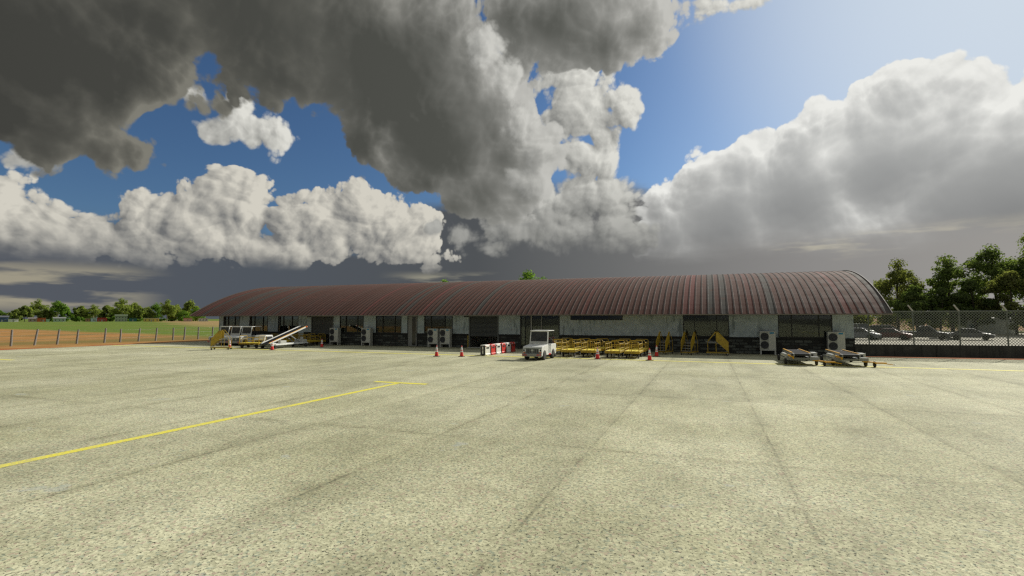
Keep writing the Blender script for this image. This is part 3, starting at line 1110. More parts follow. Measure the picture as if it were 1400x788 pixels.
for (x0, x1, z0, z1, kind, mu) in OPEN:
    if kind == 'win':
        f = frame_window(x0, x1, z0, z1, mu, 'window')
        if x0 < -40 or x0 == -25.80:                      # pale inner jamb / blind edge in these windows
            jb = MB()
            if x0 < -40:
                jb.box(x0 + 0.08, x0 + 0.24, YF + 0.06, YF + 0.09, z0 + 0.07, z1 - 0.07)
            else:
                jb.box(x1 - 0.76, x1 - 0.07, YF + 0.06, YF + 0.09, z0 + 0.07, z1 - 0.07)
            jb.build('blind', FRAME_PALE, f)
    elif kind == 'door':
        d = MB()
        d.box(x0, x0 + 0.06, YF - 0.02, YF + 0.1, 0, z1)
        d.box(x1 - 0.06, x1, YF - 0.02, YF + 0.1, 0, z1)
        d.box(x0 + 0.06, x1 - 0.06, YF - 0.02, YF + 0.1, z1 - 0.08, z1)
        fr = tb(d, 'door_frame', CASEB)
        d = MB()
        d.box(x0 + 0.065, x0 + 0.52, YF + 0.02, YF + 0.07, 0.02, z1 - 0.085)
        d.box(x0 + 0.525, x1 - 0.065, YF + 0.03, YF + 0.08, 0.02, z1 - 0.085)
        d.build('door_leaf', pm('grey_door_paint', (0.24, 0.245, 0.24), 0.4, var=0.06), fr)
        d = MB()
        d.box(x0 + 0.53, x1 - 0.20, YF + 0.020, YF + 0.029, 0.10, z1 - 0.16)
        d.build('door_glazing', pm('dark_door_glass', (0.03, 0.032, 0.03), 0.1), fr)
        d = MB()
        d.bar((x1 - 0.13, YF - 0.03, 0.95), (x1 - 0.13, YF - 0.03, 1.55), 0.03, 0.03)
        for zz in (0.98, 1.52):
            d.bar((x1 - 0.13, YF - 0.03, zz), (x1 - 0.13, YF + 0.03, zz), 0.025, 0.025)
        d.build('handle', STEEL, fr)
    elif kind == 'shut':
        d = MB()
        d.box(x0, x0 + 0.10, YF - 0.03, YF + 0.12, 0, z1)
        d.box(x1 - 0.10, x1, YF - 0.03, YF + 0.12, 0, z1)
        d.box(x0 + 0.10, x1 - 0.10, YF - 0.03, YF + 0.12, z1 - 0.16, z1)
        fr = tb(d, 'shutter_frame', pm('shutter_frame_paint', (0.14, 0.15, 0.15), 0.5))
        d = MB()
        zz = 1.06
        while zz < z1 - 0.17:
            z2 = min(zz + 0.118, z1 - 0.165)
            d.prism([(YF + 0.06, zz), (YF + 0.04, zz + 0.02), (YF + 0.04, z2 - 0.02), (YF + 0.06, z2), (YF + 0.075, z2), (YF + 0.075, zz)], x0 + 0.105, x1 - 0.105, 'x')
            zz += 0.118
        d.build('shutter_curtain', SHUT, fr)
        d = MB()
        d.box(x0 - 0.13, x0 - 0.005, YF - 0.05, YF + 0.08, 0, 1.12)
        d.build('hazard_post', HAZ, fr)
        d = MB()
        d.box(x0, x1, YF - 0.25, YF - 0.06, 0, 0.05)
        d.build('threshold', LGREY, fr)
        d = MB()
        d.box(x0 - 0.5, x0 + 0.0, YF - 0.06, YF - 0.004, 2.86, 3.0)
        d.build('shutter_motor_box', BLACKP, fr)
    elif kind == 'glaz':
        f = frame_window(x0, x1, z0, z1, mu, 'glazed_entrance', fw=0.10)
        jb = MB()
        jb.box(x0 + 0.22, x0 + 0.45, YF + 0.07, YF + 0.10, 0.05, z1 - 0.11)
        jb.box(x0 + 1.03, x0 + 1.13, YF - 0.045, YF - 0.022, 0.05, z1 - 0.11)
        jb.box(x0 + 2.01, x0 + 2.06, YF - 0.045, YF - 0.022, 0.9, z1 - 0.11)
        jb.build('door_jamb', FRAME_PALE, f)

# a framed picture and rows of seats just visible through one window
pic = thing('framed_picture', 'framed picture on the wall inside the window behind the lone step stairs', 'picture', (-0.55, 49.99, 1.7))
m_ = MB(); m_.box(-0.62, 0.62, -0.05, 0, 0, 0.95); m_.build('frame', CASEB, pic)
m_ = MB(); m_.box(-0.55, 0.55, -0.056, -0.051, 0.07, 0.88); m_.build('print', pm('landscape_print', (0.25, 0.26, 0.22), 0.6, var=0.6, scale=3), pic)
bench_ = None
for i, (bx, lab) in enumerate(((-1.25, 'bench of waiting room seats behind the left pane of the window with the picture'), (0.75, 'bench of waiting room seats behind the right pane of the window with the picture'))):
    if bench_ is None:
        bench_ = thing('seat_bench', lab, 'bench', (bx, 46.2, 0.02), 0, 'waiting room seats')
        m_ = MB()
        for k in range(3):
            m_.box(-0.85 + k * 0.58, -0.32 + k * 0.58, -0.25, 0.25, 0.92, 0.97)
        m_.build('seat', BLACKP, bench_, bevel=0.01)
        m_ = MB()
        for k in range(3):
            m_.bar((-0.585 + k * 0.58, 0.27, 0.95), (-0.585 + k * 0.58, 0.40, 1.52), 0.52, 0.04, up=(0, 1, 0))
        m_.build('backrest', BLACKP, bench_, bevel=0.01)
        m_ = MB()
        m_.bar((-0.85, 0, 0.88), (0.85, 0, 0.88), 0.06, 0.06)
        for sx_ in (-0.6, 0.6):
            m_.bar((sx_, 0, 0), (sx_, 0, 0.88), 0.05, 0.05)
        m_.build('frame', STEEL, bench_)
    else:
        dup(bench_, (bx, 46.2, 0.02), 0, lab)

# ------------------------------------------------------------------ air conditioning units along the wall
ac = None
AC_SPOTS = [(-36.1, 'air conditioner with two fans between the left roller shutter and a window'),
            (-32.15, 'air conditioner with two fans against the narrow wall left of the tall grey door'),
            (-24.50, 'left one of the two air conditioners standing side by side'),
            (-23.20, 'right one of the two air conditioners standing side by side'),
            (4.17, 'air conditioner against the plaster wall just left of the rightmost window'),
            (8.62, 'air conditioner at the right end of the building behind a belt loader')]
for x, lab in AC_SPOTS:
    if ac is None:
        ac = thing('air_conditioner', lab, 'air conditioner', (x, 42.95, 0), 0, 'air conditioning units along the terminal wall')
        m_ = MB(); m_.box(-0.54, 0.54, 0, 0.46, 0.30, 1.76); m_.build('casing', AC_SIDE, ac, bevel=0.02)
        m_ = MB()
        m_.box(-0.47, 0.03, -0.012, 0.0, 0.40, 1.70)
        m_.build('fan_panel', pm('fan_panel_paint', (0.36, 0.37, 0.33), 0.5), ac)
        m_ = MB(); m_.box(0.04, 0.50, -0.014, 0.0, 0.36, 1.72); m_.build('service_panel', AC_BODY, ac)
        for zz in (0.73, 1.36):
            m_ = MB()
            m_.lathe([(0.03, -0.015), (0.27, -0.015), (0.285, -0.02), (0.285, -0.0125)], (-0.22, 0, zz), 28, 'y')
            gq = m_.build('fan', pm('fan_dark', (0.030, 0.032, 0.042), 0.5), ac)
            m_ = MB()
            for rr in (0.08, 0.14, 0.20, 0.26):
                m_.tube([(-0.22 + rr * math.cos(a), -0.03, zz + rr * math.sin(a)) for a in [2 * math.pi * k / 24 for k in range(24)]], 0.006, 5, closed=True)
            for k in range(12):
                a = 2 * math.pi * k / 12
                m_.bar((-0.22 + 0.04 * math.cos(a), -0.034, zz + 0.04 * math.sin(a)), (-0.22 + 0.28 * math.cos(a), -0.034, zz + 0.28 * math.sin(a)), 0.006, 0.006)
            m_.build('grille', pm('fan_guard', (0.06, 0.065, 0.075), 0.5), gq)
        m_ = MB(); m_.box(0.13, 0.42, -0.022, -0.0142, 1.57, 1.69); m_.build('badge', BLUE, ac)
        for sx_ in (-0.49, 0.49):
            m_ = MB()
            m_.box(sx_ - 0.045, sx_ + 0.045, 0.02, 0.12, 0, 0.30); m_.box(sx_ - 0.045, sx_ + 0.045, 0.34, 0.44, 0, 0.30)
            m_.box(sx_ - 0.045, sx_ + 0.045, 0.12, 0.34, 0.22, 0.30)
            m_.build('leg', AC_SIDE, ac)
    else:
        dup(ac, (x, 42.95, 0), 0, lab)

# ------------------------------------------------------------------ fences
# low timber post and wire fence west of the apron
fx_ = thing('post_and_wire_fence', 'leaning grey timber posts with thin wires along the red soil edge of the apron', 'fence', (-64.9, 40, 0))
F0 = fx_.location.copy()
rnd = random.Random(4)
posts = [(-65.3, 26.2, .02), (-65.4, 28.2, -.03), (-65.33, 30.24, .01), (-65.31, 32.13, .13), (-65.15, 34.03, .09), (-65.1, 35.83, .07), (-64.85, 38.45, .07), (-64.5, 39.95, .03), (-64.66, 42.1, .09), (-64.62, 44.15, .09), (-64.35, 46.2, .01), (-64.1, 47.5, .06), (-64.0, 49.4, .02), (-64.14, 51.6, .06), (-64.0, 53.8, .0), (-63.9, 56.0, .05), (-63.9, 58.2, .02), (-63.8, 60.3, .05), (-63.8, 62.6, .0)]
tops = []
for x, y, ln in posts:
    h = rnd.uniform(1.50, 1.64)
    # lean runs along the fence line
    top = Vector((x - 0.25 * ln * h, y + ln * h * 1.3, h))
    m_ = MB()
    n = 5
    pts = [Vector((x, y, -0.3)).lerp(top, k / n) + Vector((rnd.uniform(-.008, .008), rnd.uniform(-.008, .008), 0)) for k in range(n + 1)]
    m_.tube(pts, 0.105, 7, r_end=0.090)
    o = m_.build('post', WOODP, fx_)
    o.matrix_parent_inverse = Matrix.Translation(-F0)
    tops.append((Vector((x, y, 0)), top))
for fr_ in (0.32, 0.62, 0.92):
    m_ = MB()
    pts = []
    for (p, q), (p2, q2) in zip(tops[:-1], tops[1:]):
        a, c_ = p.lerp(q, fr_), p2.lerp(q2, fr_)
        pts += [a, a.lerp(c_, 0.5) - Vector((0, 0, 0.03))]
    pts.append(tops[-1][0].lerp(tops[-1][1], fr_))
    m_.tube([p + Vector((0.09, 0, 0)) for p in pts], 0.007, 4)
    o = m_.build('wire', STEEL, fx_)
    o.matrix_parent_inverse = Matrix.Translation(-F0)

# chain link fence on a concrete wall east of the terminal
FA, FB = Vector((9.862, 43.45, 0)), Vector((40.0, 47.4, 0))
fang = math.atan2(FB.y - FA.y, FB.x - FA.x)
flen = (FB - FA).length
cf = thing('chain_link_fence', 'tall chain link fence with angled pale post tips on a dark stained concrete wall', 'fence', FA, fang)
WALLH, FTOP = 0.87, 3.22
for k in range(int(flen / 2.55) + 1):
    a, c_ = k * 2.55, min((k + 1) * 2.55, flen)
    if c_ - a > 0.2:
        m_ = MB(); m_.box(a + 0.012, c_ - 0.012, 0, 0.16, 0, WALLH)
        m_.build('wall_panel', CWALL, cf, bevel=0.01, seg=1)
        m_ = MB(); m_.box(c_ - 0.10, c_ + 0.07, -0.03, -0.0, 0, WALLH - 0.02)
        m_.build('wall_pier', CWALL, cf)
ch = FTOP - WALLH
step = 0.19
mesh_ = MB()


def wire(a0, z0, a1, z1, y):
    mesh_.bar((a0, y, z0), (a1, y, z1), 0.023, 0.023)


k = -ch
while k < flen:
    for sgn in (1, -1):
        a0, a1 = k, k + ch
        z0, z1 = (WALLH, FTOP) if sgn > 0 else (FTOP, WALLH)
        t0_ = max(0, (0 - a0) / ch)
        t1_ = min(1, (flen - a0) / ch)
        if t1_ > t0_:
            wire(a0 + ch * t0_, z0 + (z1 - z0) * t0_, a0 + ch * t1_, z0 + (z1 - z0) * t1_, 0.06 + 0.009 * sgn)
    k += step
mesh_.build('chain_link_mesh', DGREEN, cf)
m_ = MB()
m_.cyl((0, 0.06, FTOP), (flen, 0.06, FTOP), 0.022, seg=8)
m_.build('top_rail', DGREEN, cf)
px_ = 0.95
while px_ < flen:
    m_ = MB()
    m_.cyl((px_, 0.11, WALLH - 0.02), (px_, 0.11, FTOP + 0.03), 0.045, seg=10)
    po = m_.build('post', DGREEN, cf)
    if px_ > 1.2:
        m_ = MB()
        m_.bar((px_ + 0.03, 0.11, FTOP), (px_ - 0.30, 0.06, FTOP + 0.44), 0.07, 0.07)
        m_.build('angled_tip', pm('pale_post_tip', (0.46, 0.46, 0.43), 0.5), po)
    px_ += 2.78

# ------------------------------------------------------------------ traffic cones
def make_cone(label, loc):
    t = thing('traffic_cone', label, 'cone', loc, 0, 'red and white traffic cones')
    m_ = MB(); m_.prism([(-.19, -.19), (.19, -.19), (.19, .19), (-.19, .19)], 0, .035, 'z'); m_.build('base', DARK, t, bevel=.01)
    prof = lambda z: .145 + (.030 - .145) * z / .76
    def seg(z0, z1, e):
        mm = MB(); mm.lathe([(prof(z0) + e, z0), (prof(z1) + e, z1)], seg=20); return mm
    m_ = MB(); m_.lathe([(prof(.03), .035), (prof(.77), .77), (.018, .782)], seg=20); m_.build('cone_body', CONE_RED, t)
    seg(.33, .43, .003).build('reflective_band', CONE_WHITE, t)
    seg(.48, .70, .003).build('reflective_band', CONE_WHITE, t)
    return t


CONES = [
    (-18.25, 32.6, 'traffic cone on the yellow line in front of the two paired air conditioners'),
    (-16.45, 33.0, 'traffic cone just left of the red and white barrier row'),
    (-6.98, 34.35, 'traffic cone in front of the yellow baggage carts, just below the yellow line'),
    (-3.60, 34.45, 'traffic cone on the yellow line at the right end of the baggage carts'),
    (-3.50, 38.2, 'shaded traffic cone in front of the step stairs nearest the yellow carts'),
    (-34.40, 39.3, 'lone traffic cone in the shade in front of the left roller shutter'),
    (-35.29, 34.2, 'traffic cone in front of the raised white belt loader'),
    (-40.75, 34.6, 'traffic cone beside the yellow step stairs at the far left'),
]
cone0 = make_cone(CONES[0][2], (*CONES[0][:2], 0))
for k, (x, y, lab) in enumerate(CONES[1:]):
    dup(cone0, (x, y, 0), 0.3 * k, lab)

# ------------------------------------------------------------------ plastic barriers
def make_barrier(label, loc, rz, body, spot):
    t = thing('plastic_barrier', label, 'barrier', loc, rz, 'row of water filled plastic barriers')
    m_ = MB()
    # seen from the side: feet, body, shoulder; long direction is local x
    out = [(-.23, .0), (-.23, .12), (-.20, .16), (-.20, .74), (-.17, .79), (.17, .79), (.20, .74), (.20, .16), (.23, .12), (.23, .0), (.12, .0), (.12, .05), (-.12, .05), (-.12, .0)]
    m_.prism(out, -.43, .43, 'x')
    m_.build('body', body, t, bevel=.015)
    m_ = MB()
    for s in (-1, 1):
        m_.box(-.25, .25, s * .2005 - .006, s * .2005 + .006, .50, .62)
    m_.build('hand_slot', BLACKP, t)
    for sx_ in (-.34, .34):
        m_ = MB()
        for s in (-1, 1):
            m_.lathe([(.055, s * .199), (.055, s * .212), (.045, s * .216)], (sx_, 0, .70), 14, 'y')
        m_.build('reflector', spot, t)
    for sx_ in (-.28, .28):
        m_ = MB(); m_.box(sx_ - .08, sx_ + .08, -.2325, .2325, .0, .055); m_.build('fork_slot', BLACKP, t)
    m_ = MB()
    for s in (-1, 1):
        m_.lathe([(.05, .15), (.05, .28), (.05, .40)], (s * .445, 0, 0), 10)
        m_.lathe([(.05, .46), (.05, .66)], (s * .445, 0, 0), 10)
    m_.build('hinge_lug', body, t)
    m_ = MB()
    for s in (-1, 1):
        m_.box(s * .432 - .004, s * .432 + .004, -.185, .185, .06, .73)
    m_.build('end_shade_panel', BLACKP, t)  # flat black panel on each end, painting in the shade of the hinge gap
    return t


BL_ = [(34.70, 'white plastic barrier at the near end of the row, beside the yellow line', 'w'),
       (35.63, 'bright sunlit red plastic barrier, second from the near end of the row', 'r'),
       (36.56, 'white plastic barrier between two red ones at the edge of the shade', 'w'),
       (37.49, 'red plastic barrier in the middle of the shaded half of the row', 'r'),
       (38.42, 'shaded white plastic barrier, the farthest white one of the row', 'w'),
       (39.35, 'red plastic barrier at the far end of the row next to the glazed entrance', 'r')]
protoW = protoR = None
for k, (y, lab, c) in enumerate(BL_):
    loc, rz = (-15.36 + .05 * k, y, 0), R_(90 + (2 if k % 2 else -1))
    if c == 'w':
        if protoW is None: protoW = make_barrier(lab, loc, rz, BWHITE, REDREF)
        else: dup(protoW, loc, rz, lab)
    else:
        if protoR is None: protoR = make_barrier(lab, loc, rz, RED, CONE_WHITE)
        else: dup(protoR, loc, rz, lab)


# ------------------------------------------------------------------ wheels
def wheel(parent, x, y, r, w, hub=HUB, name='wheel'):
    m_ = MB()
    m_.lathe([(r * .62, -w / 2), (r * .93, -w / 2), (r, -w * .32), (r, w * .32), (r * .93, w / 2), (r * .62, w / 2)], (x, y, r), 22, 'x')
    tq = m_.build(name, DARK, parent)
    m_ = MB()
    m_.lathe([(r * .18, -w * .46), (r * .60, -w * .40), (r * .62, -w * .47), (r * .62, w * .47), (r * .60, w * .40), (r * .18, w * .46)], (x, y, r), 18, 'x')
    m_.build('rim', hub, tq)
    return tq


# ------------------------------------------------------------------ tow tractors
def arc(cy, cz, r, a0, a1, n):
    return [(cy + r * math.cos(R_(a0 + (a1 - a0) * k / n)), cz + r * math.sin(R_(a0 + (a1 - a0) * k / n))) for k in range(n + 1)]


GRILLE = pm('grille_grey', (0.16, 0.175, 0.165), 0.5)
FPANEL = pm('front_panel_grey', (0.25, 0.27, 0.25), 0.5, dirt=(0.15, 0.15, 0.13))
CHEV_W = pm('chevron_white', (0.65, 0.65, 0.62), 0.4)


def make_tug(label, loc, rz):
    t = thing('tow_tractor', label, 'tow tractor', loc, rz, 'white airport tow tractors')
    yf, yr, wr = -.98, .78, .29
    out = [(-1.46, .27), (-1.52, .34), (-1.52, .80), (-1.46, .885), (-.38, 1.00), (-.24, 1.00), (-.22, .96), (-.22, .40), (.30, .40), (.30, .90), (.40, .99), (1.36, .99), (1.44, .92), (1.44, .30)]
    out += arc(yr, .27, .36, 5, 175, 8)
    out += arc(yf, .27, .36, 5, 175, 8)
    m_ = MB(); m_.prism(out, -.66, .66, 'x'); m_.build('body', WHITE, t, bevel=.022)
    m_ = MB(); m_.box(-.50, .50, -1.36, 1.36, .22, .395); m_.build('chassis', BLACKP, t)
    m_ = MB()
    m_.prism([(-1.64, .24), (-1.66, .44), (-1.525, .44), (-1.46, .24)], -.67, .67, 'x')
    m_.build('bumper', GREYM, t, bevel=.015)
    m_ = MB()
    for sx_ in (-1, 1):
        for k in range(3):
            x0 = sx_ * (.34 + k * .11)
            m_.add([(x0, -1.664, .30), (x0 + sx_ * .055, -1.664, .30), (x0 + sx_ * .095, -1.668, .42), (x0 + sx_ * .04, -1.668, .42)], [(0, 1, 2, 3)])
            m_.add([(x0, -1.658, .30), (x0 + sx_ * .055, -1.658, .30), (x0 + sx_ * .095, -1.661, .42), (x0 + sx_ * .04, -1.661, .42)], [(0, 1, 2, 3)])
    m_.build('hazard_chevron', REDREF, t)
    m_ = MB(); m_.box(-.44, .44, -1.535, -1.52, .46, .76)
    gq = m_.build('grille', GRILLE, t)
    m_ = MB(); m_.box(-.63, .63, -1.5235, -1.5205, .35, .80); m_.build('front_panel', FPANEL, t)
    m_ = MB()
    for k in range(7):
        if k != 3:
            xk = -.36 + k * .12
            m_.box(xk - .035, xk + .035, -1.538, -1.5355, .49, .73)
    m_.build('grille_slot', BLACKP, gq)
    m_ = MB(); m_.box(-.09, .09, -1.545, -1.5355, .60, .70); m_.build('maker_plate', LGREY, gq)
    for sx_ in (-1, 1):
        m_ = MB(); m_.box(sx_ * .555 - .10, sx_ * .555 + .10, -1.54, -1.52, .56, .74)
        hq = m_.build('headlight', CONE_WHITE, t)
        m_ = MB(); m_.lathe([(.065, -1.543), (.065, -1.5405), (.04, -1.5402)], (sx_ * .575, 0, .645), 14, 'y'); m_.build('lens', CASEB, hq)
        m_ = MB(); m_.box(sx_ * .555 - .07, sx_ * .555 + .07, -1.541, -1.522, .48, .53); m_.build('indicator', ORANGE, t)
    # cab
    for sx_ in (-.625, .625):
        m_ = MB(); m_.bar((sx_, -.30, 1.0), (sx_ * .96, -.13, 1.87), .055, .055); m_.build('cab_post', WHITE, t)
        m_ = MB(); m_.bar((sx_ * .96, .98, .97), (sx_ * .96, .92, 1.87), .035, .035); m_.build('cab_post', BLACKP, t)
    m_ = MB(); m_.bar((-.57, -.13, 1.85), (.57, -.13, 1.85), .05, .05); m_.build('windshield_header', WHITE, t)
    m_ = MB(); m_.prism([(-.20, 1.868), (-.20, 1.915), (1.04, 1.915), (1.04, 1.868)], -.66, .66, 'x'); m_.build('roof', WHITE, t, bevel=.015)
    m_ = MB()
    m_.bar((0, -.297, 1.02), (0, -.265, 1.18), 1.20, .03, up=(0, 1, 0))
    m_.build('cowl', LGREY, t)
    m_ = MB()
    m_.bar((0, -.262, 1.195), (0, -.138, 1.83), 1.17, .012, up=(0, 1, 0))
    wq = m_.build('windshield', CARGLASS, t)
    m_ = MB()
    m_.bar((-.2, -.275, 1.20), (.05, -.24, 1.42), .02, .012)
    m_.build('wiper', BLACKP, wq)
    m_ = MB(); m_.box(-.55, -.05, .42, .92, .62, .74); m_.box(.05, .55, .42, .92, .62, .74); m_.build('seat', BLACKP, t, bevel=.03)
    m_ = MB(); m_.box(-.55, -.05, .86, .98, .74, 1.28); m_.box(.05, .55, .86, .98, .74, 1.28); m_.build('seat_back', BLACKP, t, bevel=.03)
    m_ = MB()
    cq = Vector((.30, .02, 1.12)); e1 = Vector((1, 0, 0)); e2 = Vector((0, .45, .89)).normalized()
    m_.tube([cq + (e1 * math.cos(2 * math.pi * k / 20) + e2 * math.sin(2 * math.pi * k / 20)) * .19 for k in range(20)], .018, 6, closed=True)
    m_.bar(cq - e1 * .18, cq + e1 * .18, .03, .015)
    m_.bar(cq, (.30, -.25, .90), .05, .05)
    m_.build('steering_wheel', BLACKP, t)
    m_ = MB()
    for sx_ in (-1, 1):
        m_.add([(sx_ * .663, -.18, .30), (sx_ * .663, .28, .30), (sx_ * .663, .28, .39), (sx_ * .663, -.18, .39)], [(0, 1, 2, 3)])
    m_.build('red_side_stripe', REDREF, t)
    m_ = MB(); m_.box(-.12, .12, 1.44, 1.60, .34, .50); m_.build('tow_hitch', BLACKP, t)
    for x in (-.575, .575):
        wheel(t, x, yf, wr, .19); wheel(t, x, yr, wr + .02, .21)
    return t


tug = make_tug('white tow tractor parked alone just left of the yellow baggage cart rows', (-10.66, 33.25, 0), R_(-2))
dup(tug, (-44.30, 39.8, 0), R_(1), 'rightmost of the three white tow tractors parked side by side at left')
dup(tug, (-45.85, 39.85, 0), R_(-1), 'middle one of the three white tow tractors parked side by side at left')
dup(tug, (-47.40, 39.8, 0), R_(0), 'leftmost of the three white tow tractors, half hidden behind the yellow step stairs')

# small white service cart between the left baggage carts
t = thing('ground_power_cart', 'small white hooded service cart with dark sides, right of the three parked tractors', 'service cart', (-40.3, 38.0, 0), R_(8))
m_ = MB(); m_.prism([(-.7, .32), (-.7, .70), (-.45, 1.12), (.55, 1.12), (.70, .80), (.70, .32)], -.55, .55, 'x'); m_.build('hood', WHITE, t, bevel=.03)
m_ = MB()
for s in (-1, 1):
    m_.prism([(-.52, .50), (-.38, .98), (.46, .98), (.52, .50)], s * .553 - .006, s * .553 + .006, 'x')
m_.prism([(-.42, .46), (.42, .46), (.42, .66), (-.42, .66)], -.708, -.7005, 'y')
m_.build('vent_panel', BLACKP, t)
for x in (-.46, .46):
    for y in (-.5, .5):
        wheel(t, x, y, .19, .12)
m_ = MB(); m_.bar((0, -.7, .34), (0, -1.35, .26), .06, .06); m_.build('drawbar', GREYM, t)

# ------------------------------------------------------------------ baggage carts
def hoop(m_, y, x0, x1, z0, z1, r=.022, c=.12):
    pts = [(x0, y, z0), (x0, y, z1 - c)]
    pts += [(x0 + c - c * math.cos(R_(a)), y, z1 - c + c * math.sin(R_(a))) for a in (22, 45, 67, 90)]
    pts += [(x1 - c + c * math.sin(R_(a)), y, z1 - c + c * math.cos(R_(a))) for a in (0, 22, 45, 67)]
    pts += [(x1, y, z1 - c), (x1, y, z0)]
    m_.tube(pts, r, 7)


def make_cart(label, loc, rz, group):
    t = thing('baggage_cart', label, 'baggage cart', loc, rz, group)
    m_ = MB(); m_.box(-.50, .50, -1.05, 1.05, .455, .490); m_.build('deck', YELLOWD, t)
    m_ = MB()
    for s in (-1, 1):
        m_.box(-.52, .52, s * 1.075 - .025, s * 1.075 + .025, .33, .50)
        m_.box(s * .515 - .02, s * .515 + .02, -1.05, 1.05, .36, .50)
    for y in (-.6, 0, .6):
        m_.box(-.49, .49, y - .03, y + .03, .38, .45)
    m_.build('chassis', YELLOW, t, bevel=.008, seg=1)
    for s in (-1, 1):
        m_ = MB()
        hoop(m_, s * 1.06, -.47, .47, .50, 1.13)
        m_.tube([(-.47, s * 1.06, .82), (.47, s * 1.06, .82)], .018, 6)
        m_.tube([(-.12, s * 1.06, .50), (-.12, s * 1.06, .82)], .016, 6)
        m_.build('end_rail', YELLOW, t)
        m_ = MB()
        for x in (-.47,) if s < 0 else (.47,):
            m_.tube([(x, -1.05, .97), (x, 1.05, .97)], .018, 6)
            m_.tube([(x, -1.05, .66), (x, 1.05, .66)], .015, 6)
            for y in (-.35, .35):
                m_.tube([(x, y, .50), (x, y, .97)], .016, 6)
        m_.build('side_rail', YELLOW, t)
    for x in (-.40, .40):
        for y in (-.78, .82):
            wheel(t, x, y, .165, .085)
    m_ = MB()
    m_.bar((0, -1.08, .36), (0, -1.22, .36), .10, .06)
    m_.bar((0, -1.18, .34), (0, -1.24, .92), .05, .04)
    m_.tube([(-.08, -1.245, .93), (.08, -1.245, .93)], .02, 6)
    m_.build('drawbar', YELLOW, t)
    m_ = MB(); m_.bar((0, 1.09, .36), (0, 1.22, .34), .12, .07); m_.build('rear_hook', BLACKP, t)
    return t


cart = None
xs_ = [(-10.72, 'nearest the tow tractor'), (-9.32, 'second from the tow tractor'), (-7.90, 'behind the lone cone'), (-6.15, 'right of the gap between the carts'), (-4.87, 'at the right end of the row')]
for k, (x, w) in enumerate(xs_):
    lab = 'yellow baggage cart of the front row, ' + w
    if cart is None:
        cart = make_cart(lab, (x, 36.45, 0), 0, 'yellow baggage carts parked in rows')
    else:
        dup(cart, (x, 36.45 + .07 * (k % 3), 0), R_((k % 3) - 1), lab)
    dup(cart, (x + .12, 39.15 + .06 * (k % 2), 0), R_(1 - (k % 3)), 'yellow baggage cart of the rear row, ' + w.replace('behind the lone cone', 'in line with the lone cone').replace('nearest', 'in line with').replace('second from the tow tractor', 'second column from the tow tractor').replace('right of', 'just right of'))
LC = [(-41.6, 41.6, 'yellow baggage cart at the wall behind the white service cart'),
      (-40.2, 41.6, 'yellow baggage cart at the wall behind the lower end of the raised belt loader'),
      (-38.8, 41.7, 'yellow baggage cart at the wall behind the middle of the raised belt loader'),
      (-37.5, 41.7, 'yellow baggage cart under the upper end of the raised belt loader'),
      (-39.4, 35.9, 'yellow baggage cart in the sun left of the raised belt loader')]
for k, (x, y, lab) in enumerate(LC):
    dup(cart, (x, y, 0), R_(96 if k == 4 else (2 - k)), lab)

# ------------------------------------------------------------------ yellow step stairs
def make_steps(label, loc, rz):
    """bottom step points along local +x"""
    t = thing('step_stairs', label, 'step stairs', loc, rz, 'yellow mobile step stairs')
    for s in (-1, 1):
        y = s * .37
        m_ = MB(); m_.prism([(.80, .24), (.80, .92), (.10, 1.66), (-.02, 1.66), (-.02, 1.02)], y - .014, y + .014, 'y')
        m_.build('side_panel', YELLOW, t)
        m_ = MB()
        m_.tube([(.82, y, .94), (.10, y, 1.71), (-.06, y, 1.70), (-.62, y, 1.00)], .020, 7)
        m_.tube([(-.62, y, 1.00), (-.62, y, .20)], .018, 7)
        m_.tube([(-.04, y, .98), (-.04, y, .20)], .018, 7)
        m_.build('hand_rail', YELLOW, t)
    m_ = MB()
    for s in (-1, 1):
        m_.bar((-.72, s * .37, .19), (.84, s * .37, .19), .05, .06)
    m_.bar((-.70, -.37, .19), (-.70, .37, .19), .05, .05)
    m_.bar((.80, -.37, .19), (.80, .37, .19), .05, .05)
    m_.build('base_frame', YELLOW, t)
    for k in range(4):
        m_ = MB()
        zz = .30 + k * .19
        x0 = .74 - k * .20
        m_.box(x0 - .13, x0 + .09, -.35, .35, zz - .02, zz)
        for j in range(5):
            m_.box(x0 - .12 + j * .045, x0 - .10 + j * .045, -.35, .35, zz + .0005, zz + .008)
        m_.build('tread', GREYM, t)
    m_ = MB(); m_.box(-.62, -.05, -.35, .35, .90, .93); m_.build('platform', GREYM, t)
    m_ = MB()
    for z in (.30, .55, .80, 1.0):
        m_.tube([(-.62, -.42, z), (-.62, .42, z)], .014, 6)
    m_.tube([(-.75, .39, .98), (.0, .39, .98)], .014, 6)
    m_.tube([(-.75, -.39, .98), (.0, -.39, .98)], .014, 6)
    m_.build('brace', STEEL, t)
    for x in (-.62, .72):
        for y in (-.37, .37):
            m_ = MB(); m_.cyl((x - 0, y - .025, .075), (x, y + .025, .075), .075, seg=14); cq = m_.build('castor', DARK, t)
            m_ = MB(); m_.box(x - .03, x + .03, y - .034, y - .026, .06, .17); m_.box(x - .03, x + .03, y + .026, y + .034, .06, .17); m_.build('fork', STEEL, cq)
    return t


st0 = make_steps('yellow step stairs in the shade nearest the baggage carts, behind a cone', (-3.15, 41.2, 0), math.atan2(-.95, -.30))
dup(st0, (-1.33, 41.2, 0), math.atan2(-.95, -.32), 'yellow step stairs under the left edge of the window with the picture')
dup(st0, (.55, 41.2, 0), R_(2), 'yellow step stairs showing a broad side panel, under the window with the picture')
dup(st0, (-39.95, 33.15, 0), math.atan2(-.55, -.84), 'yellow step stairs out in the sun at the far left beside a cone')


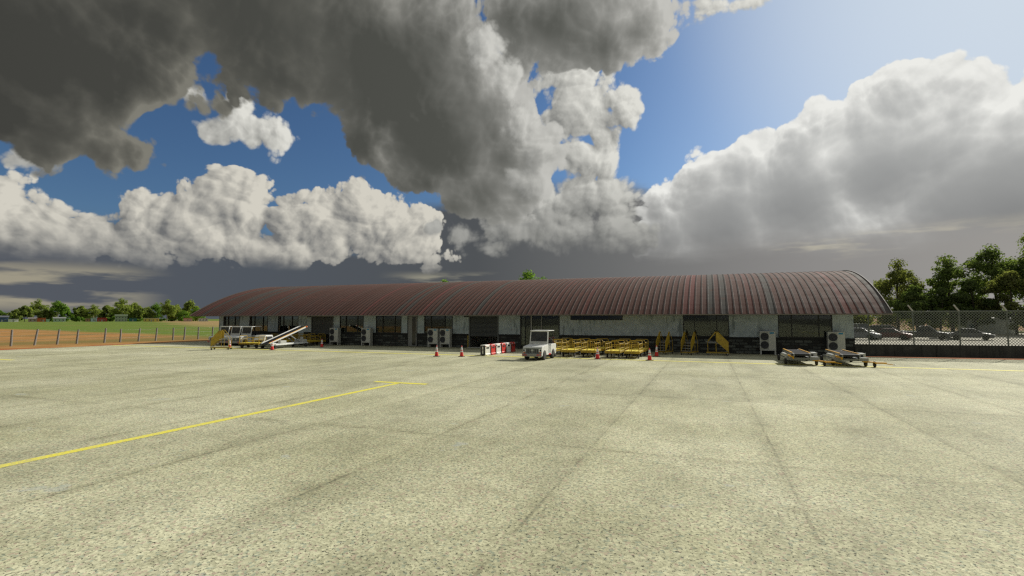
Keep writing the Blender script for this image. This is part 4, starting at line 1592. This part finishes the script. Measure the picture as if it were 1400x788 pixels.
# ------------------------------------------------------------------ belt loaders
LOADG = pm('loader_grey_paint', (0.30, 0.31, 0.295), 0.55, dirt=(0.12, 0.11, 0.09), var=.08)


def make_loader(label, loc, rz, tilt, length, paint, tow, zc, yellow_on):
    """conveyor along local y, front (low) end at -y"""
    t = thing('belt_loader', label, 'belt loader', loc, rz, 'towable belt loaders')
    L = length / 2
    m_ = MB()
    m_.prism([(-L + .25, .30), (-L + .15, .44), (L - .35, .44), (L - .25, .30)], -.66, .66, 'x')
    m_.build('chassis', paint, t, bevel=.02)
    m_ = MB()
    m_.box(.40, .86, -L + .14, -L + .50, .32, .50); m_.prism([(.66, -L + .15), (.92, -L + .4), (.92, -L + 1.7), (.66, -L + 1.7)], .30, .44, 'z')
    m_.prism([(-.66, -L + .35), (-.90, -L + .6), (-.90, -L + 1.9), (-.66, -L + 1.9)], .30, .42, 'z')
    m_.build('fender', paint, t, bevel=.015)
    m_ = MB(); m_.cyl((-.76, -L + .55, .53), (-.76, -L + 2.0, .53), .11, seg=16); m_.build('tank', LGREY, t)
    m_ = MB(); m_.box(.62, .92, -L + .95, -L + 1.65, .445, .70); m_.build('control_box', LGREY, t, bevel=.02)
    # conveyor group, tilted about its low end
    ct, stt = math.cos(tilt), math.sin(tilt)
    cl = length
    def P(x, u, w):
        return (x, -L + u * ct - w * stt, zc + u * stt + w * ct)
    def cbox(m, x0, x1, u0, u1, w0, w1):
        vs = [P(x, u, w) for w in (w0, w1) for u in (u0, u1) for x in (x0, x1)]
        m.add(vs, [(0, 2, 3, 1), (4, 5, 7, 6), (0, 1, 5, 4), (2, 6, 7, 3), (0, 4, 6, 2), (1, 3, 7, 5)])
    m_ = MB()
    for s in (-1, 1):
        cbox(m_, s * .42 - .045, s * .42 + .045, 0.02, cl, (-.13 if tilt < .1 else -.085), .035)
    for k in range(6):
        cbox(m_, -.375, .375, .3 + k * (cl - .6) / 5 - .03, .3 + k * (cl - .6) / 5 + .03, -.10, -.05)
    m_.build('conveyor_frame', paint, t, bevel=.01)
    m_ = MB()
    vs, fs = [], []
    ring = []
    nseg = 8
    for k in range(nseg + 1):
        a = -math.pi / 2 - math.pi * k / nseg
        ring.append((.06 + .06 * math.cos(a), .0 - .03 + .055 * math.sin(a)))
    ring2 = []
    for k in range(nseg + 1):
        a = math.pi / 2 - math.pi * k / nseg
        ring2.append((cl - .06 + .06 * math.cos(a), -.03 + .055 * math.sin(a)))
    loop = ring + ring2
    for x in (-.365, .365):
        vs += [P(x, u, w) for u, w in loop]
    n = len(loop)
    fs = [(i, (i + 1) % n, n + (i + 1) % n, n + i) for i in range(n)]
    m_.add(vs, fs, True)
    m_.build('belt', BELT, t)
    m_ = MB(); m_.cyl(P(-.37, .05, -.03), P(.37, .05, -.03), .075, seg=16); m_.build('end_roller', BLACKP, t)
    for s in (-1, 1):
        m_ = MB()
        if yellow_on:
            cbox(m_, s * .455 - .028, s * .455 + .028, .5, cl - .25, .040, .085)
        else:
            cbox(m_, s * .44 - .018, s * .44 + .018, .12, cl - .25, .036, .075)
        m_.build('bumper_rail', AMBER if yellow_on or s > 0 else paint, t)
        m_ = MB(); cbox(m_, s * .52 - .045, s * .52 + .045, -.03, .10, -.10, .04); m_.build('end_bumper', BLACKP, t)
    if tilt > .1:
        for s in (-1, 1):
            m_ = MB()
            a, c_ = P(s * .38, cl * .55, -.12), (s * .38, L - 1.1, .45)
            m_.bar(c_, a, .07, .07)
            m_.bar((s * .38, -L + 1.2, .45), P(s * .38, cl * .30, -.12), .06, .06)
            m_.build('lift_arm', GREYM, t)
        m_ = MB(); cbox(m_, .40, .50, cl - .18, cl - .05, -.06, .06); m_.build('marker_light', ORANGE, t)
        m_ = MB(); m_.box(-.5, .62, L - .9, L - .45, .445, .72); m_.box(.1, .3, L - .8, L - .6, .72, .92); m_.build('engine_box', LGREY, t, bevel=.02)
    else:
        m_ = MB(); m_.bar((-.46, -L + .05, .50), (-.80, -L + 1.0, .58), .06, .10); m_.bar((-.46, -L + .0, .50), (-.46, -L + .06, .38), .07, .07); m_.build('step_bar', AMBER, t)
    for x in (-.80, .80):
        for y in (-L + .55, L - .75):
            wheel(t, x, y, .185, .12)
    if tow:
        m_ = MB()
        m_.bar((.55, -L + .22, .29), (1.15, -L - .02, .27), .05, .05)
        m_.bar((.80, -L + .48, .29), (1.20, -L + .0, .27), .05, .05)
        m_.prism([(1.10, -L - .10), (1.20, -L + .09), (1.62, -L + .02), (1.64, -L - .07)], .21, .29, 'z')
        m_.bar((1.60, -L - .025, .22), (1.95, -L - .03, .17), .05, .04)
        dq = m_.build('drawbar', AMBER, t)
        m_ = MB()
        m_.tube([(2.0 + .055 * math.cos(2 * math.pi * k / 14), -L - .03 + .055 * math.sin(2 * math.pi * k / 14), .165) for k in range(14)], .014, 6, closed=True)
        m_.build('tow_eye', CASEB, dq)
        wheel(t, 1.13, -L + .15, .165, .10, name='castor_wheel')
    return t


make_loader('left one of the two flat grey belt loaders in front of the rightmost window', (5.05, 36.1, 0), R_(0), 0.004, 4.5, LOADG, True, .645, True)
make_loader('right one of the two flat grey belt loaders, before the end air conditioner', (7.50, 36.2, 0), R_(0), 0.004, 4.5, LOADG, True, .645, True)
make_loader('white belt loader with its conveyor raised towards the building at the left', (-37.2, 37.65, 0), R_(0), R_(18.0), 5.0, WHITE, False, .42, False)

# ------------------------------------------------------------------ cars behind the fence
TYREC = DARK


def make_car(label, loc, rz, paint, kind):
    """front along local +x"""
    t = thing({'pickup': 'pickup_truck', 'suv': 'suv', 'van': 'van'}.get(kind, 'parked_car'), label, {'pickup': 'pickup', 'suv': 'car', 'van': 'van'}.get(kind, 'car'), loc, rz, 'cars parked behind the fence')
    W = .88
    dims = {'sedan': (2.25, .92, 1.44, [(-1.55, .93), (-.85, 1.42), (.35, 1.44), (1.15, .95)]),
            'hatch': (2.0, .95, 1.5, [(-1.95, .98), (-1.5, 1.47), (.25, 1.5), (1.05, .98)]),
            'suv': (2.3, 1.05, 1.78, [(-2.22, 1.08), (-1.95, 1.74), (.30, 1.78), (1.05, 1.08)]),
            'van': (2.3, 1.1, 2.0, [(-2.25, 1.12), (-2.15, 1.95), (.75, 2.0), (1.45, 1.12)]),
            'pickup': (2.55, 1.05, 1.78, [(-.75, 1.05), (-.50, 1.74), (.55, 1.78), (1.25, 1.05)])}
    L, zb, zr, cab = dims[kind]
    fr, rr = L - .85, -L + .85
    zh = zb - (.02 if kind in ('suv', 'van') else .06)
    out = [(-L, .35), (-L, zb - .06), (-L + .08, zb), (cab[0][0], zb), (cab[3][0], zb), (L - .35, zh - .06), (L - .04, zh - .22), (L, .55), (L - .03, .30)]
    out += arc(fr, .30, .40, 0, 180, 8) + arc(rr, .30, .40, 0, 180, 8)
    m_ = MB(); m_.prism(out, -W, W, 'y'); m_.build('body', paint, t, bevel=.07, seg=3)
    # cabin: dark glass house tapering inwards, painted roof on it
    m_ = MB()
    vs = []
    for s in (-1, 1):
        for k, (x, z) in enumerate(cab):
            vs.append((x, s * (W - .05 if k in (0, 3) else W - .20), z - (.0 if k in (0, 3) else .03)))
    m_.add(vs, [(0, 1, 2, 3), (7, 6, 5, 4), (0, 4, 5, 1), (1, 5, 6, 2), (2, 6, 7, 3), (3, 7, 4, 0)])
    m_.build('windows', CARBLK, t)
    m_ = MB()
    x1, x2 = cab[1][0], cab[2][0]
    m_.add([(x, s * (W - .19 - (.05 if z > 0 else 0)), zr - .045 + z) for z in (0, .05) for s in (-1, 1) for x in (x1 - .02, x2 + .03)], [(0, 1, 3, 2), (4, 6, 7, 5), (0, 4, 5, 1), (2, 3, 7, 6), (0, 2, 6, 4), (1, 5, 7, 3)])
    for s in (-1, 1):
        for (xa, za), (xb, zb_) in ((cab[0], cab[1]), (cab[3], cab[2])):
            m_.bar((xa, s * (W - .05), za), (xb, s * (W - .19), zb_ - .03), .07, .07)
        xm = (x1 + x2) / 2
        m_.bar((xm, s * (W - .055), zb), (xm, s * (W - .19), zr - .05), .06, .05)
    m_.build('roof', paint, t)
    if kind == 'pickup':
        m_ = MB(); m_.box(-L + .12, cab[0][0] - .05, -W + .10, W - .10, zb - .0, zb + .006); m_.build('cargo_bed', BLACKP, t)
    for s in (-1, 1):
        m_ = MB(); m_.box(L - .16, L + .004, s * .66 - .16, s * .66 + .16, zh - .26, zh - .12); m_.build('headlight', CONE_WHITE, t)
        m_ = MB(); m_.box(-L - .006, -L + .06, s * .70 - .12, s * .70 + .12, zb - .30, zb - .10); m_.build('tail_light', REDREF, t)
        for x in (fr, rr):
            m_ = MB()
            m_.lathe([(.20, -.10), (.31, -.10), (.33, -.06), (.33, .06), (.31, .10), (.20, .10)], (x, s * (W - .10), .33), 18, 'y')
            wq = m_.build('wheel', DARK, t)
            m_ = MB(); m_.lathe([(.05, -.08), (.20, -.085), (.20, .085), (.05, .08)], (x, s * (W - .10), .33), 14, 'y'); m_.build('rim', HUB, wq)
    m_ = MB(); m_.box(L - .05, L + .006, -.45, .45, .48, .62); m_.build('grille', BLACKP, t)
    return t


CARBLK = pm('car_window_dark', (0.02, 0.022, 0.024), 0.08)
def carpaint(n, c): return pm(n, c, 0.45, 0.1, var=.05, coat=0.15, dirt=DUST, dirt_amt=.25, dirt_scale=1.2)
make_car('silver hatchback behind the fence right beside the building corner', (18.6, 78.6, 0), R_(-28), carpaint('silver_paint', (.20, .21, .24)), 'hatch')
make_car('pale green van behind the silver hatchback beyond the fence', (20.6, 88.5, 0), R_(-70), carpaint('pale_green_paint', (.24, .27, .21)), 'van')
make_car('black suv parked behind the maroon sedan beyond the fence', (24.2, 88.5, 0), R_(-25), carpaint('black_paint', (.035, .036, .040)), 'suv')
make_car('maroon sedan behind the fence between the silver hatchback and the pickup', (22.2, 79.9, 0), R_(-28), carpaint('maroon_paint', (.13, .040, .045)), 'sedan')
make_car('dark grey pickup truck behind the fence post right of the maroon sedan', (26.2, 81.3, 0), R_(-22), carpaint('dark_grey_paint', (.05, .053, .06)), 'pickup')
make_car('grey sedan parked alone in front of the pale shed beyond the fence', (31.3, 82.2, 0), R_(-24), carpaint('grey_paint', (.12, .125, .14)), 'sedan')
t = thing('wheel_stop', 'low grey kerb bar between the pickup and the lone grey sedan', 'kerb bar', (29.0, 83.6, -.02), R_(-3))
m_ = MB(); m_.prism([(-.10, 0), (-.07, .22), (.07, .22), (.10, 0)], -1.6, 1.6, 'x'); m_.build('bar', LGREY, t, bevel=.01)
m_ = MB()
for x in (-1.2, 0, 1.2):
    m_.box(x - .12, x + .12, -.102, .102, 0, .08)
m_.build('foot', GREYM, t)

# pale shed
sh = thing('metal_shed', 'long pale corrugated shed with a blue door behind the lone grey sedan', 'shed', (48.2, 119.0, -.06), R_(-3))
m_ = MB()
n = 70
vs, fs = [], []
for k in range(n + 1):
    x = -3.5 + 7.0 * k / n
    y = .035 if k % 2 else 0
    vs += [(x, y, 0), (x, y, 2.75)]
fs = [(2 * k, 2 * k + 2, 2 * k + 3, 2 * k + 1) for k in range(n)]
m_.add(vs, fs)
m_.box(-3.5, 3.5, .05, 3.6, 0, 2.74)
m_.build('wall', pm('pale_corrugated_sheet', (.66, .71, .68), .5, var=.05, dirt=DUST, dirt_amt=.2), sh)
m_ = MB(); m_.prism([(-.25, 2.76), (-.25, 2.86), (3.8, 3.05), (3.8, 2.95)], -3.7, 3.7, 'x'); m_.build('roof', LGREY, sh)
m_ = MB(); m_.box(-2.95, -2.25, -.03, -.002, 0.4, 1.75); dq = m_.build('door', pm('blue_door_paint', (.035, .12, .22), .5), sh)
m_ = MB(); m_.box(-2.36, -2.31, -.06, -.031, 1.0, 1.12); m_.build('handle', STEEL, dq)
m_ = MB(); m_.box(2.7, 3.1, -.02, -.001, 2.1, 2.4); m_.build('vent', BLACKP, sh)


# ------------------------------------------------------------------ trees
def leaf_mesh(clusters, n, size, rnd, outward=.55, up=.25):
    vs, fs = [], []
    tot = sum(c[1] ** 2 for c in clusters)
    for c, r, fl in clusters:
        k = int(n * r * r / tot)
        for _ in range(k):
            d = Vector((rnd.gauss(0, 1), rnd.gauss(0, 1), rnd.gauss(0, 1)))
            if d.length < 1e-3: continue
            d.normalize()
            rad = r * (rnd.random() ** .42) * rnd.uniform(.82, 1.16)
            p = Vector(c) + Vector((d.x * rad, d.y * rad, d.z * rad * fl))
            nn = (Vector((rnd.gauss(0, 1), rnd.gauss(0, 1), rnd.gauss(0, 1))).normalized() * (1 - outward) + d * outward + Vector((0, 0, up))).normalized()
            a = nn.orthogonal().normalized()
            b_ = nn.cross(a)
            th = rnd.uniform(0, 6.283)
            a, b_ = a * math.cos(th) + b_ * math.sin(th), b_ * math.cos(th) - a * math.sin(th)
            s = size * rnd.uniform(.55, 1.25)
            o = len(vs)
            e = rnd.uniform(.45, .8)
            vs += [tuple(p - a * s * .5), tuple(p + b_ * s * .5 * e + nn * s * .08), tuple(p + a * s * .5), tuple(p - b_ * s * .5 * e + nn * s * .08)]
            fs.append((o, o + 1, o + 2, o + 3))
    return vs, fs


def make_tree(name, label, cat, loc, H, spread, clear, n_limb, leaves, size, lm, bark, seed, crad=.28, group=None, flat=.78, tr=None):
    rnd = random.Random(seed)
    t = thing(name, label, cat, loc, rnd.uniform(0, 6.28), group)
    tb_ = MB()
    r0 = tr or H * .022
    lean = Vector((rnd.uniform(-.06, .06), rnd.uniform(-.06, .06), 0)) * H
    top = Vector((0, 0, H * .80)) + lean
    def tp(f): return Vector((0, 0, -.3)).lerp(top, f) + Vector((math.sin(f * 5 + seed) * .012 * H, math.cos(f * 4 + seed) * .012 * H, 0)) * f
    tb_.tube([tp(k / 8) for k in range(9)], r0, 8, r_end=r0 * .25)
    cl = []
    for k in range(n_limb):
        f = clear + (1 - clear) * (k + .3) / n_limb
        a = k * 2.4 + rnd.uniform(-.5, .5)
        prof = math.sin(math.pi * min(1, (f - clear) / (1 - clear) * .82 + .20)) ** .7
        reach = spread * prof * rnd.uniform(.55, 1.0)
        p0 = tp(min(.97, f * .92))
        c = p0 + Vector((math.cos(a) * reach, math.sin(a) * reach, H * rnd.uniform(.02, .12)))
        mid = p0.lerp(c, .5) + Vector((0, 0, -H * .015))
        tb_.tube([p0, mid, c], r0 * .38 * (1.15 - f), 5, r_end=r0 * .07)
        rr = H * crad * rnd.uniform(.30, .52)
        cl.append((c, rr, flat * rnd.uniform(.75, 1.05)))
        for _ in range(3):
            d = Vector((rnd.gauss(0, 1), rnd.gauss(0, 1), rnd.gauss(0, .6))).normalized()
            cl.append((c + d * rr * rnd.uniform(.7, 1.15), rr * rnd.uniform(.35, .62), flat))
    cl.append((top + Vector((0, 0, H * .08)), H * crad * .36, flat))
    # trim so the top meets the wanted height
    zt = max(c[0].z + c[1] * c[2] for c in cl)
    sc_ = H / zt
    vs, fs = leaf_mesh(cl, leaves, size / sc_, rnd)
    tb_.build('trunk', bark, t)
    c_ = MB(); c_.add(vs, fs); c_.build('crown', lm, t)
    t.scale = (1.0, 1.0, sc_)
    return t


LEAF_R = leaf_mat('dark_green_leaves', (.088, .128, .050), (.150, .195, .080), (.18, .195, .085), .35)
LEAF_R2 = leaf_mat('olive_green_leaves', (.110, .130, .050), (.175, .190, .080), (.21, .20, .095), .35)
LEAF_L = leaf_mat('pale_gum_leaves', (.165, .215, .062), (.25, .295, .095), (.30, .31, .13), .22)
LEAF_L2 = leaf_mat('fresh_green_leaves', (.105, .195, .040), (.175, .275, .062), (.20, .25, .06), .22)
BARK_D = bark_mat('dark_bark', (.030, .024, .018), (.085, .066, .050))
BARK_P = bark_mat('pale_gum_bark', (.24, .20, .16), (.44, .40, .34))


def pol(az, d):
    return (d * math.sin(R_(az)), d * math.cos(R_(az)), -.06)


def hgt(el, d):
    return CAM_H + .06 + d * math.tan(R_(el))


GR = 'trees beyond the car park'
# az, elevation of the top, distance, spread, clear, limbs, leaf material, label
RT = [
    (16.0, 5.42, 128, 4.4, .30, 13, LEAF_R2, 'olive green tree rising just right of the terminal roof end'),
    (17.35, 3.0, 118, 3.6, .30, 11, LEAF_R, 'short dark tree in front of the olive tree right of the roof end'),
    (19.75, 5.47, 130, 3.9, .28, 13, LEAF_R, 'tall narrow two tiered green tree standing free between its neighbours'),
    (18.9, 2.7, 122, 4.2, .30, 10, LEAF_R, 'low dark tree left of the foot of the tall two tiered tree'),
    (21.2, 3.2, 124, 4.6, .22, 13, LEAF_R, 'broad dark green tree right of the tall two tiered tree'),
    (22.75, 6.1, 132, 4.4, .46, 12, LEAF_R, 'tall flat topped tree showing sky under its crown above the pale shed'),
    (23.6, 3.9, 120, 5.2, .20, 14, LEAF_R2, 'bushy mid green tree directly above the pale shed'),
    (24.8, 7.3, 134, 4.6, .35, 14, LEAF_R, 'tallest dark tree cut by the right edge of the photo'),
    (26.4, 5.6, 130, 5.2, .25, 13, LEAF_R, 'dark tree standing right of the tallest tree'),
]
rt = []
for k, (az, el, d, sp, clr, nl, lm, lab) in enumerate(RT):
    rt.append(make_tree('broadleaf_tree', lab, 'tree', pol(az, d), hgt(el, d), sp, clr, nl, 8200, .50, lm, BARK_D, 20 + k, .30, GR))
for k, (az, d, lab) in enumerate(((28.3, 131, 'first tree outside the right edge of the photo'), (30.2, 127, 'second tree outside the right edge of the photo'), (32.6, 134, 'third tree outside the right edge of the photo'), (35.0, 129, 'fourth tree outside the right edge of the photo'), (37.6, 133, 'fifth tree outside the right edge of the photo'))):
    dup(rt[(2, 8, 4, 5, 6)[k]], pol(az, d), 1.3 * k, lab)

# two trees whose tops show over the roof
make_tree('broadleaf_tree', 'bright green round treetop showing above the middle of the terminal roof', 'tree', pol(-18.86, 112), hgt(5.5, 112), 4.2, .35, 18, 9000, .5, LEAF_L2, BARK_D, 53, .40, 'treetops over the terminal roof')
make_tree('broadleaf_tree', 'tiny green treetop barely showing above the left part of the terminal roof', 'tree', pol(-28.27, 118), hgt(4.45, 118), 2.8, .3, 9, 2200, .5, LEAF_L2, BARK_D, 52, .26, 'treetops over the terminal roof')


def make_bush(name, label, loc, w, h, lm, seed, n=1600, size=.5, group=None):
    rnd = random.Random(seed)
    t = thing(name, label, 'bush', loc, 0, group)
    cl = []
    for _ in range(9):
        cl.append((Vector((rnd.uniform(-.7, .7) * w, rnd.uniform(-.5, .5) * w * .6, h * rnd.uniform(.25, .68))), h * rnd.uniform(.22, .38), .9))
    vs, fs = leaf_mesh(cl, n, size, rnd)
    m_ = MB(); m_.add(vs, fs); m_.build('foliage', lm, t)
    m_ = MB()
    for c, r, f in cl[:5]:
        m_.tube([(0, 0, -.2), tuple(Vector(c) * .5), tuple(c)], .09, 5, r_end=.03)
    m_.build('stem', BARK_D, t)
    return t


BS = [(12.2, 140, 5.0, 5.0, LEAF_R2, 'olive bush seen through the fence right at the building corner'),
      (14.0, 146, 6.0, 6.6, LEAF_R2, 'rounded bush behind the black suv'),
      (15.8, 150, 6.0, 6.0, LEAF_R2, 'wide bush behind the pickup and the second fence post'),
      (17.9, 152, 4.4, 4.6, LEAF_R2, 'small olive bush in front of the orange bank'),
      (20.3, 148, 4.6, 6.0, LEAF_R2, 'bush left of the pale shed'),
      (22.6, 150, 6.5, 7.6, LEAF_R, 'dark bush showing over the pale shed roof'),
      (25.4, 150, 6.0, 6.6, LEAF_R2, 'bush right of the pale shed')]
for k, (az, d, w, h, lm, lab) in enumerate(BS):
    make_bush('bush', lab, pol(az, d), w, h, lm, 70 + k, 2200, .5, 'bushes behind the car park')

# far tree line to the west
DL = 650
GLN = 'trees of the far tree line'
LT = [(-65.9, 424, 5.5, 'b'), (-65.35, 427, 5, 'a'), (-64.95, 430, 4.5, 'b'), (-64.45, 417.5, 7.5, 'a'), (-63.72, 408.5, 6.5, 'c'), (-63.2, 423, 6.0, 'a'),
      (-62.80, 425, 4.5, 'a'), (-62.45, 411, 6.2, 'd'), (-61.88, 421, 6, 'b'), (-61.0, 418, 6.5, 'a'), (-60.55, 429, 5, 'a'), (-60.1, 416, 6.0, 'c'),
      (-59.45, 428, 5, 'b'), (-59.2, 417, 7.5, 'a'), (-58.6, 421, 5, 'b'), (-58.15, 407.5, 7.5, 'c'), (-57.35, 413.5, 7.5, 'a'), (-56.9, 418, 5.5, 'a'),
      (-56.4, 419.5, 6.0, 'a'), (-55.72, 413.5, 5.5, 'b'), (-54.85, 409, 6.5, 'c'), (-54.45, 419, 5.0, 'a'), (-54.1, 416, 5.5, 'a'), (-53.55, 424, 5, 'b'),
      (-53.05, 410, 7.0, 'a'), (-52.4, 420, 6.0, 'b'), (-66.8, 420, 7, 'a'), (-67.6, 415, 7, 'c')]
LAB_T = {'a': 'pale olive gum tree', 'b': 'fresh green round tree', 'c': 'tall airy gum tree', 'd': 'dark topped tree'}
WHERE = ['at the very left edge of the photo', 'above the white shed left of the gum clump', 'short, over the blue house roof corner', 'wide, left of the tall airy gum', 'rising left of the brown house', 'low, above the orange house',
         'low, between the orange house and the mint house', 'standing tallest over the mint house', 'just right of the mint house', 'wide, left of the brown shack', 'very low, behind the brown shack', 'over the pale blue hut',
         'low, behind the red hut', 'wide, right above the red hut', 'low, left of the tallest gum pair', 'left of the tallest pair, over the tall house', 'above the teal shed', 'between the teal shed and the yellow house',
         'over the left end of the yellow house', 'over the right end of the yellow house', 'lime toned, right of the yellow house', 'small, right of the lime toned gum', 'left of the pink hut', 'low, above the pink hut',
         'over the pink hut, touching the terminal roof line', 'half hidden behind the terminal roof corner', 'beyond the left photo edge', 'farthest left, beyond the photo edge']
proto = {}
rl = random.Random(9)
for k, (az, v, sp, kd) in enumerate(LT):
    d = DL + rl.uniform(-12, 45)
    # heights from the elevation of each top
    el = math.degrees(math.atan((436 - v) / 700 * math.cos(R_(az + 20.9))))
    H = hgt(el, d)
    lab = LAB_T[kd] + ' far off, ' + WHERE[k]
    key = kd + str(k % 2 if kd in 'ab' else 0)
    if key not in proto:
        lm = {'a': LEAF_L, 'b': LEAF_L2, 'c': LEAF_L, 'd': LEAF_L2}[kd]
        clr = {'a': .22, 'b': .20, 'c': .34, 'd': .52}[kd]
        proto[key] = (make_tree('gum_tree' if kd in 'acd' else 'round_tree', lab, 'tree', pol(az, d), H, sp, clr, 14, 3400, 1.2, LEAF_L if kd in 'ac' else LEAF_L2, BARK_P, 100 + k, {'a': .42, 'b': .42, 'c': .34, 'd': .36}[kd], GLN), H, sp)
    else:
        src, H0, sp0 = proto[key]
        s = sp / sp0
        q = dup(src, pol(az, d), rl.uniform(0, 6.28), lab, scale=(s, s, src.scale[2] * H / H0))

# low scrub along the foot of the tree line
for k, az in enumerate((-65.5, -63.35, -62.75, -62.1, -61.3, -60.75, -58.9, -57.9, -56.9, -55.3, -54.5, -53.7)):
    lab = 'low green bush before the far trees, ' + ['by the white shed', 'in front of the orange house', 'left of the dark topped tree', 'in front of the mint house', 'left of the brown shack', 'left of the pale blue hut', 'right of the red hut', 'under the tallest gum pair', 'left of the yellow house', 'right of the yellow house', 'under the lime toned gum', 'left of the pink hut'][k]
    if k == 0:
        fb = make_bush('bush', lab, pol(az, DL - 14), 6, 4.2, LEAF_L2, 300, 700, 1.0, 'bushes along the far tree line')
    else:
        s = rl.uniform(.8, 1.3)
        dup(fb, pol(az, DL - 14 + rl.uniform(-4, 6)), rl.uniform(0, 6.28), lab, scale=(s, s, s * rl.uniform(.75, 1.1)))


# ------------------------------------------------------------------ houses in front of the tree line
def make_house(name, label, az, w, h, col, roofc, cat, dep=6.0, pitch=.0, win=2, two=False, d=DL - 26):
    t = thing(name, label, cat, pol(az, d), R_(-az), 'houses along the far tree line')
    m_ = MB(); m_.box(-w / 2, w / 2, 0, dep, 0, h); m_.build('wall', pm(name + '_wall_' + label.split()[0], col, .7, var=.08), t)
    m_ = MB()
    if pitch:
        m_.prism([(-.5, h - .02), (dep / 2, h + pitch), (dep + .5, h - .02), (dep + .5, h + .12), (dep / 2, h + pitch + .14), (-.5, h + .12)], -w / 2 - .4, w / 2 + .4, 'x')
    else:
        m_.prism([(-.4, h + .01), (dep + .3, h + .01), (dep + .3, h + .16), (-.4, h + .30)], -w / 2 - .25, w / 2 + .25, 'x')
    m_.build('roof', pm(name + '_roof_' + label.split()[0], roofc, .6), t)
    for k in range(win):
        x = -w / 2 + w * (k + .5) / win
        for z0 in ((.9, 3.4) if two else (.95,)):
            m_ = MB(); m_.box(x - .55, x + .55, -.05, -.004, z0, z0 + 1.1); fq = m_.build('window', LGREY, t)
            m_ = MB(); m_.box(x - .46, x + .46, -.062, -.051, z0 + .08, z0 + 1.02); m_.build('pane', CARBLK, fq)
    if w > 4:
        x = -w / 2 + w * .5 + (.0 if win % 2 == 0 else w * .25)
        m_ = MB(); m_.box(x - .45, x + .45, -.045, -.004, 0, 2.05); m_.build('door', GREYM, t)
    return t


make_house('house', 'blue house with a dark roof at the very left photo edge', -65.75, 8, 4.0, (.05, .09, .20), (.10, .11, .13), 'house', pitch=1.3)
make_house('shed', 'low white shed right of the blue house', -65.1, 6.5, 2.2, (.72, .72, .70), (.66, .66, .64), 'shed', win=0)
make_house('house', 'brownish pink house left of the orange house', -63.98, 5.6, 2.9, (.34, .26, .22), (.25, .23, .22), 'house', pitch=.8)
make_house('house', 'orange red house beside the brownish pink one', -63.45, 5.6, 3.2, (.46, .11, .03), (.36, .11, .05), 'house', win=1)
make_house('hut', 'small mint green hut right of the orange house', -63.05, 2.2, 2.0, (.32, .55, .42), (.35, .45, .4), 'hut', win=0)
make_house('house', 'mint green house with a grey roof behind the dark topped tree', -62.33, 8.5, 3.0, (.36, .48, .38), (.22, .23, .22), 'house', pitch=1.1, win=3)
make_house('shack', 'brown shack left of the pale blue hut', -60.52, 3.4, 2.9, (.33, .17, .09), (.2, .16, .13), 'shack', win=1)
make_house('hut', 'pale blue hut with one window left of the red hut', -60.10, 4.6, 3.4, (.42, .52, .60), (.4, .42, .44), 'hut', win=1)
make_house('hut', 'bright red hut with two windows right of the pale blue hut', -59.55, 7.6, 3.5, (.36, .035, .03), (.30, .05, .04), 'hut', win=2)
make_house('house', 'two storey mint house with a green roof under the tallest gums', -58.22, 9.5, 5.4, (.30, .36, .28), (.09, .12, .065), 'house', pitch=1.4, win=4, two=True)
make_house('shed', 'dark teal shed right of the two storey house', -57.38, 6.0, 3.2, (.03, .12, .13), (.05, .11, .12), 'shed', win=0)
make_house('house', 'long yellow house with a white roof near the green field edge', -56.02, 12.0, 3.0, (.62, .47, .10), (.62, .62, .58), 'house', win=4, d=DL - 60)
make_house('hut', 'pink hut with a red side wall beside the terminal roof corner', -53.20, 7.5, 3.2, (.50, .33, .27), (.34, .12, .09), 'hut', win=1, d=DL - 40)
make_house('house', 'pale mint house seen under the terminal roof corner', -51.95, 8.5, 3.0, (.50, .56, .52), (.4, .41, .4), 'house', win=3, d=DL - 30)
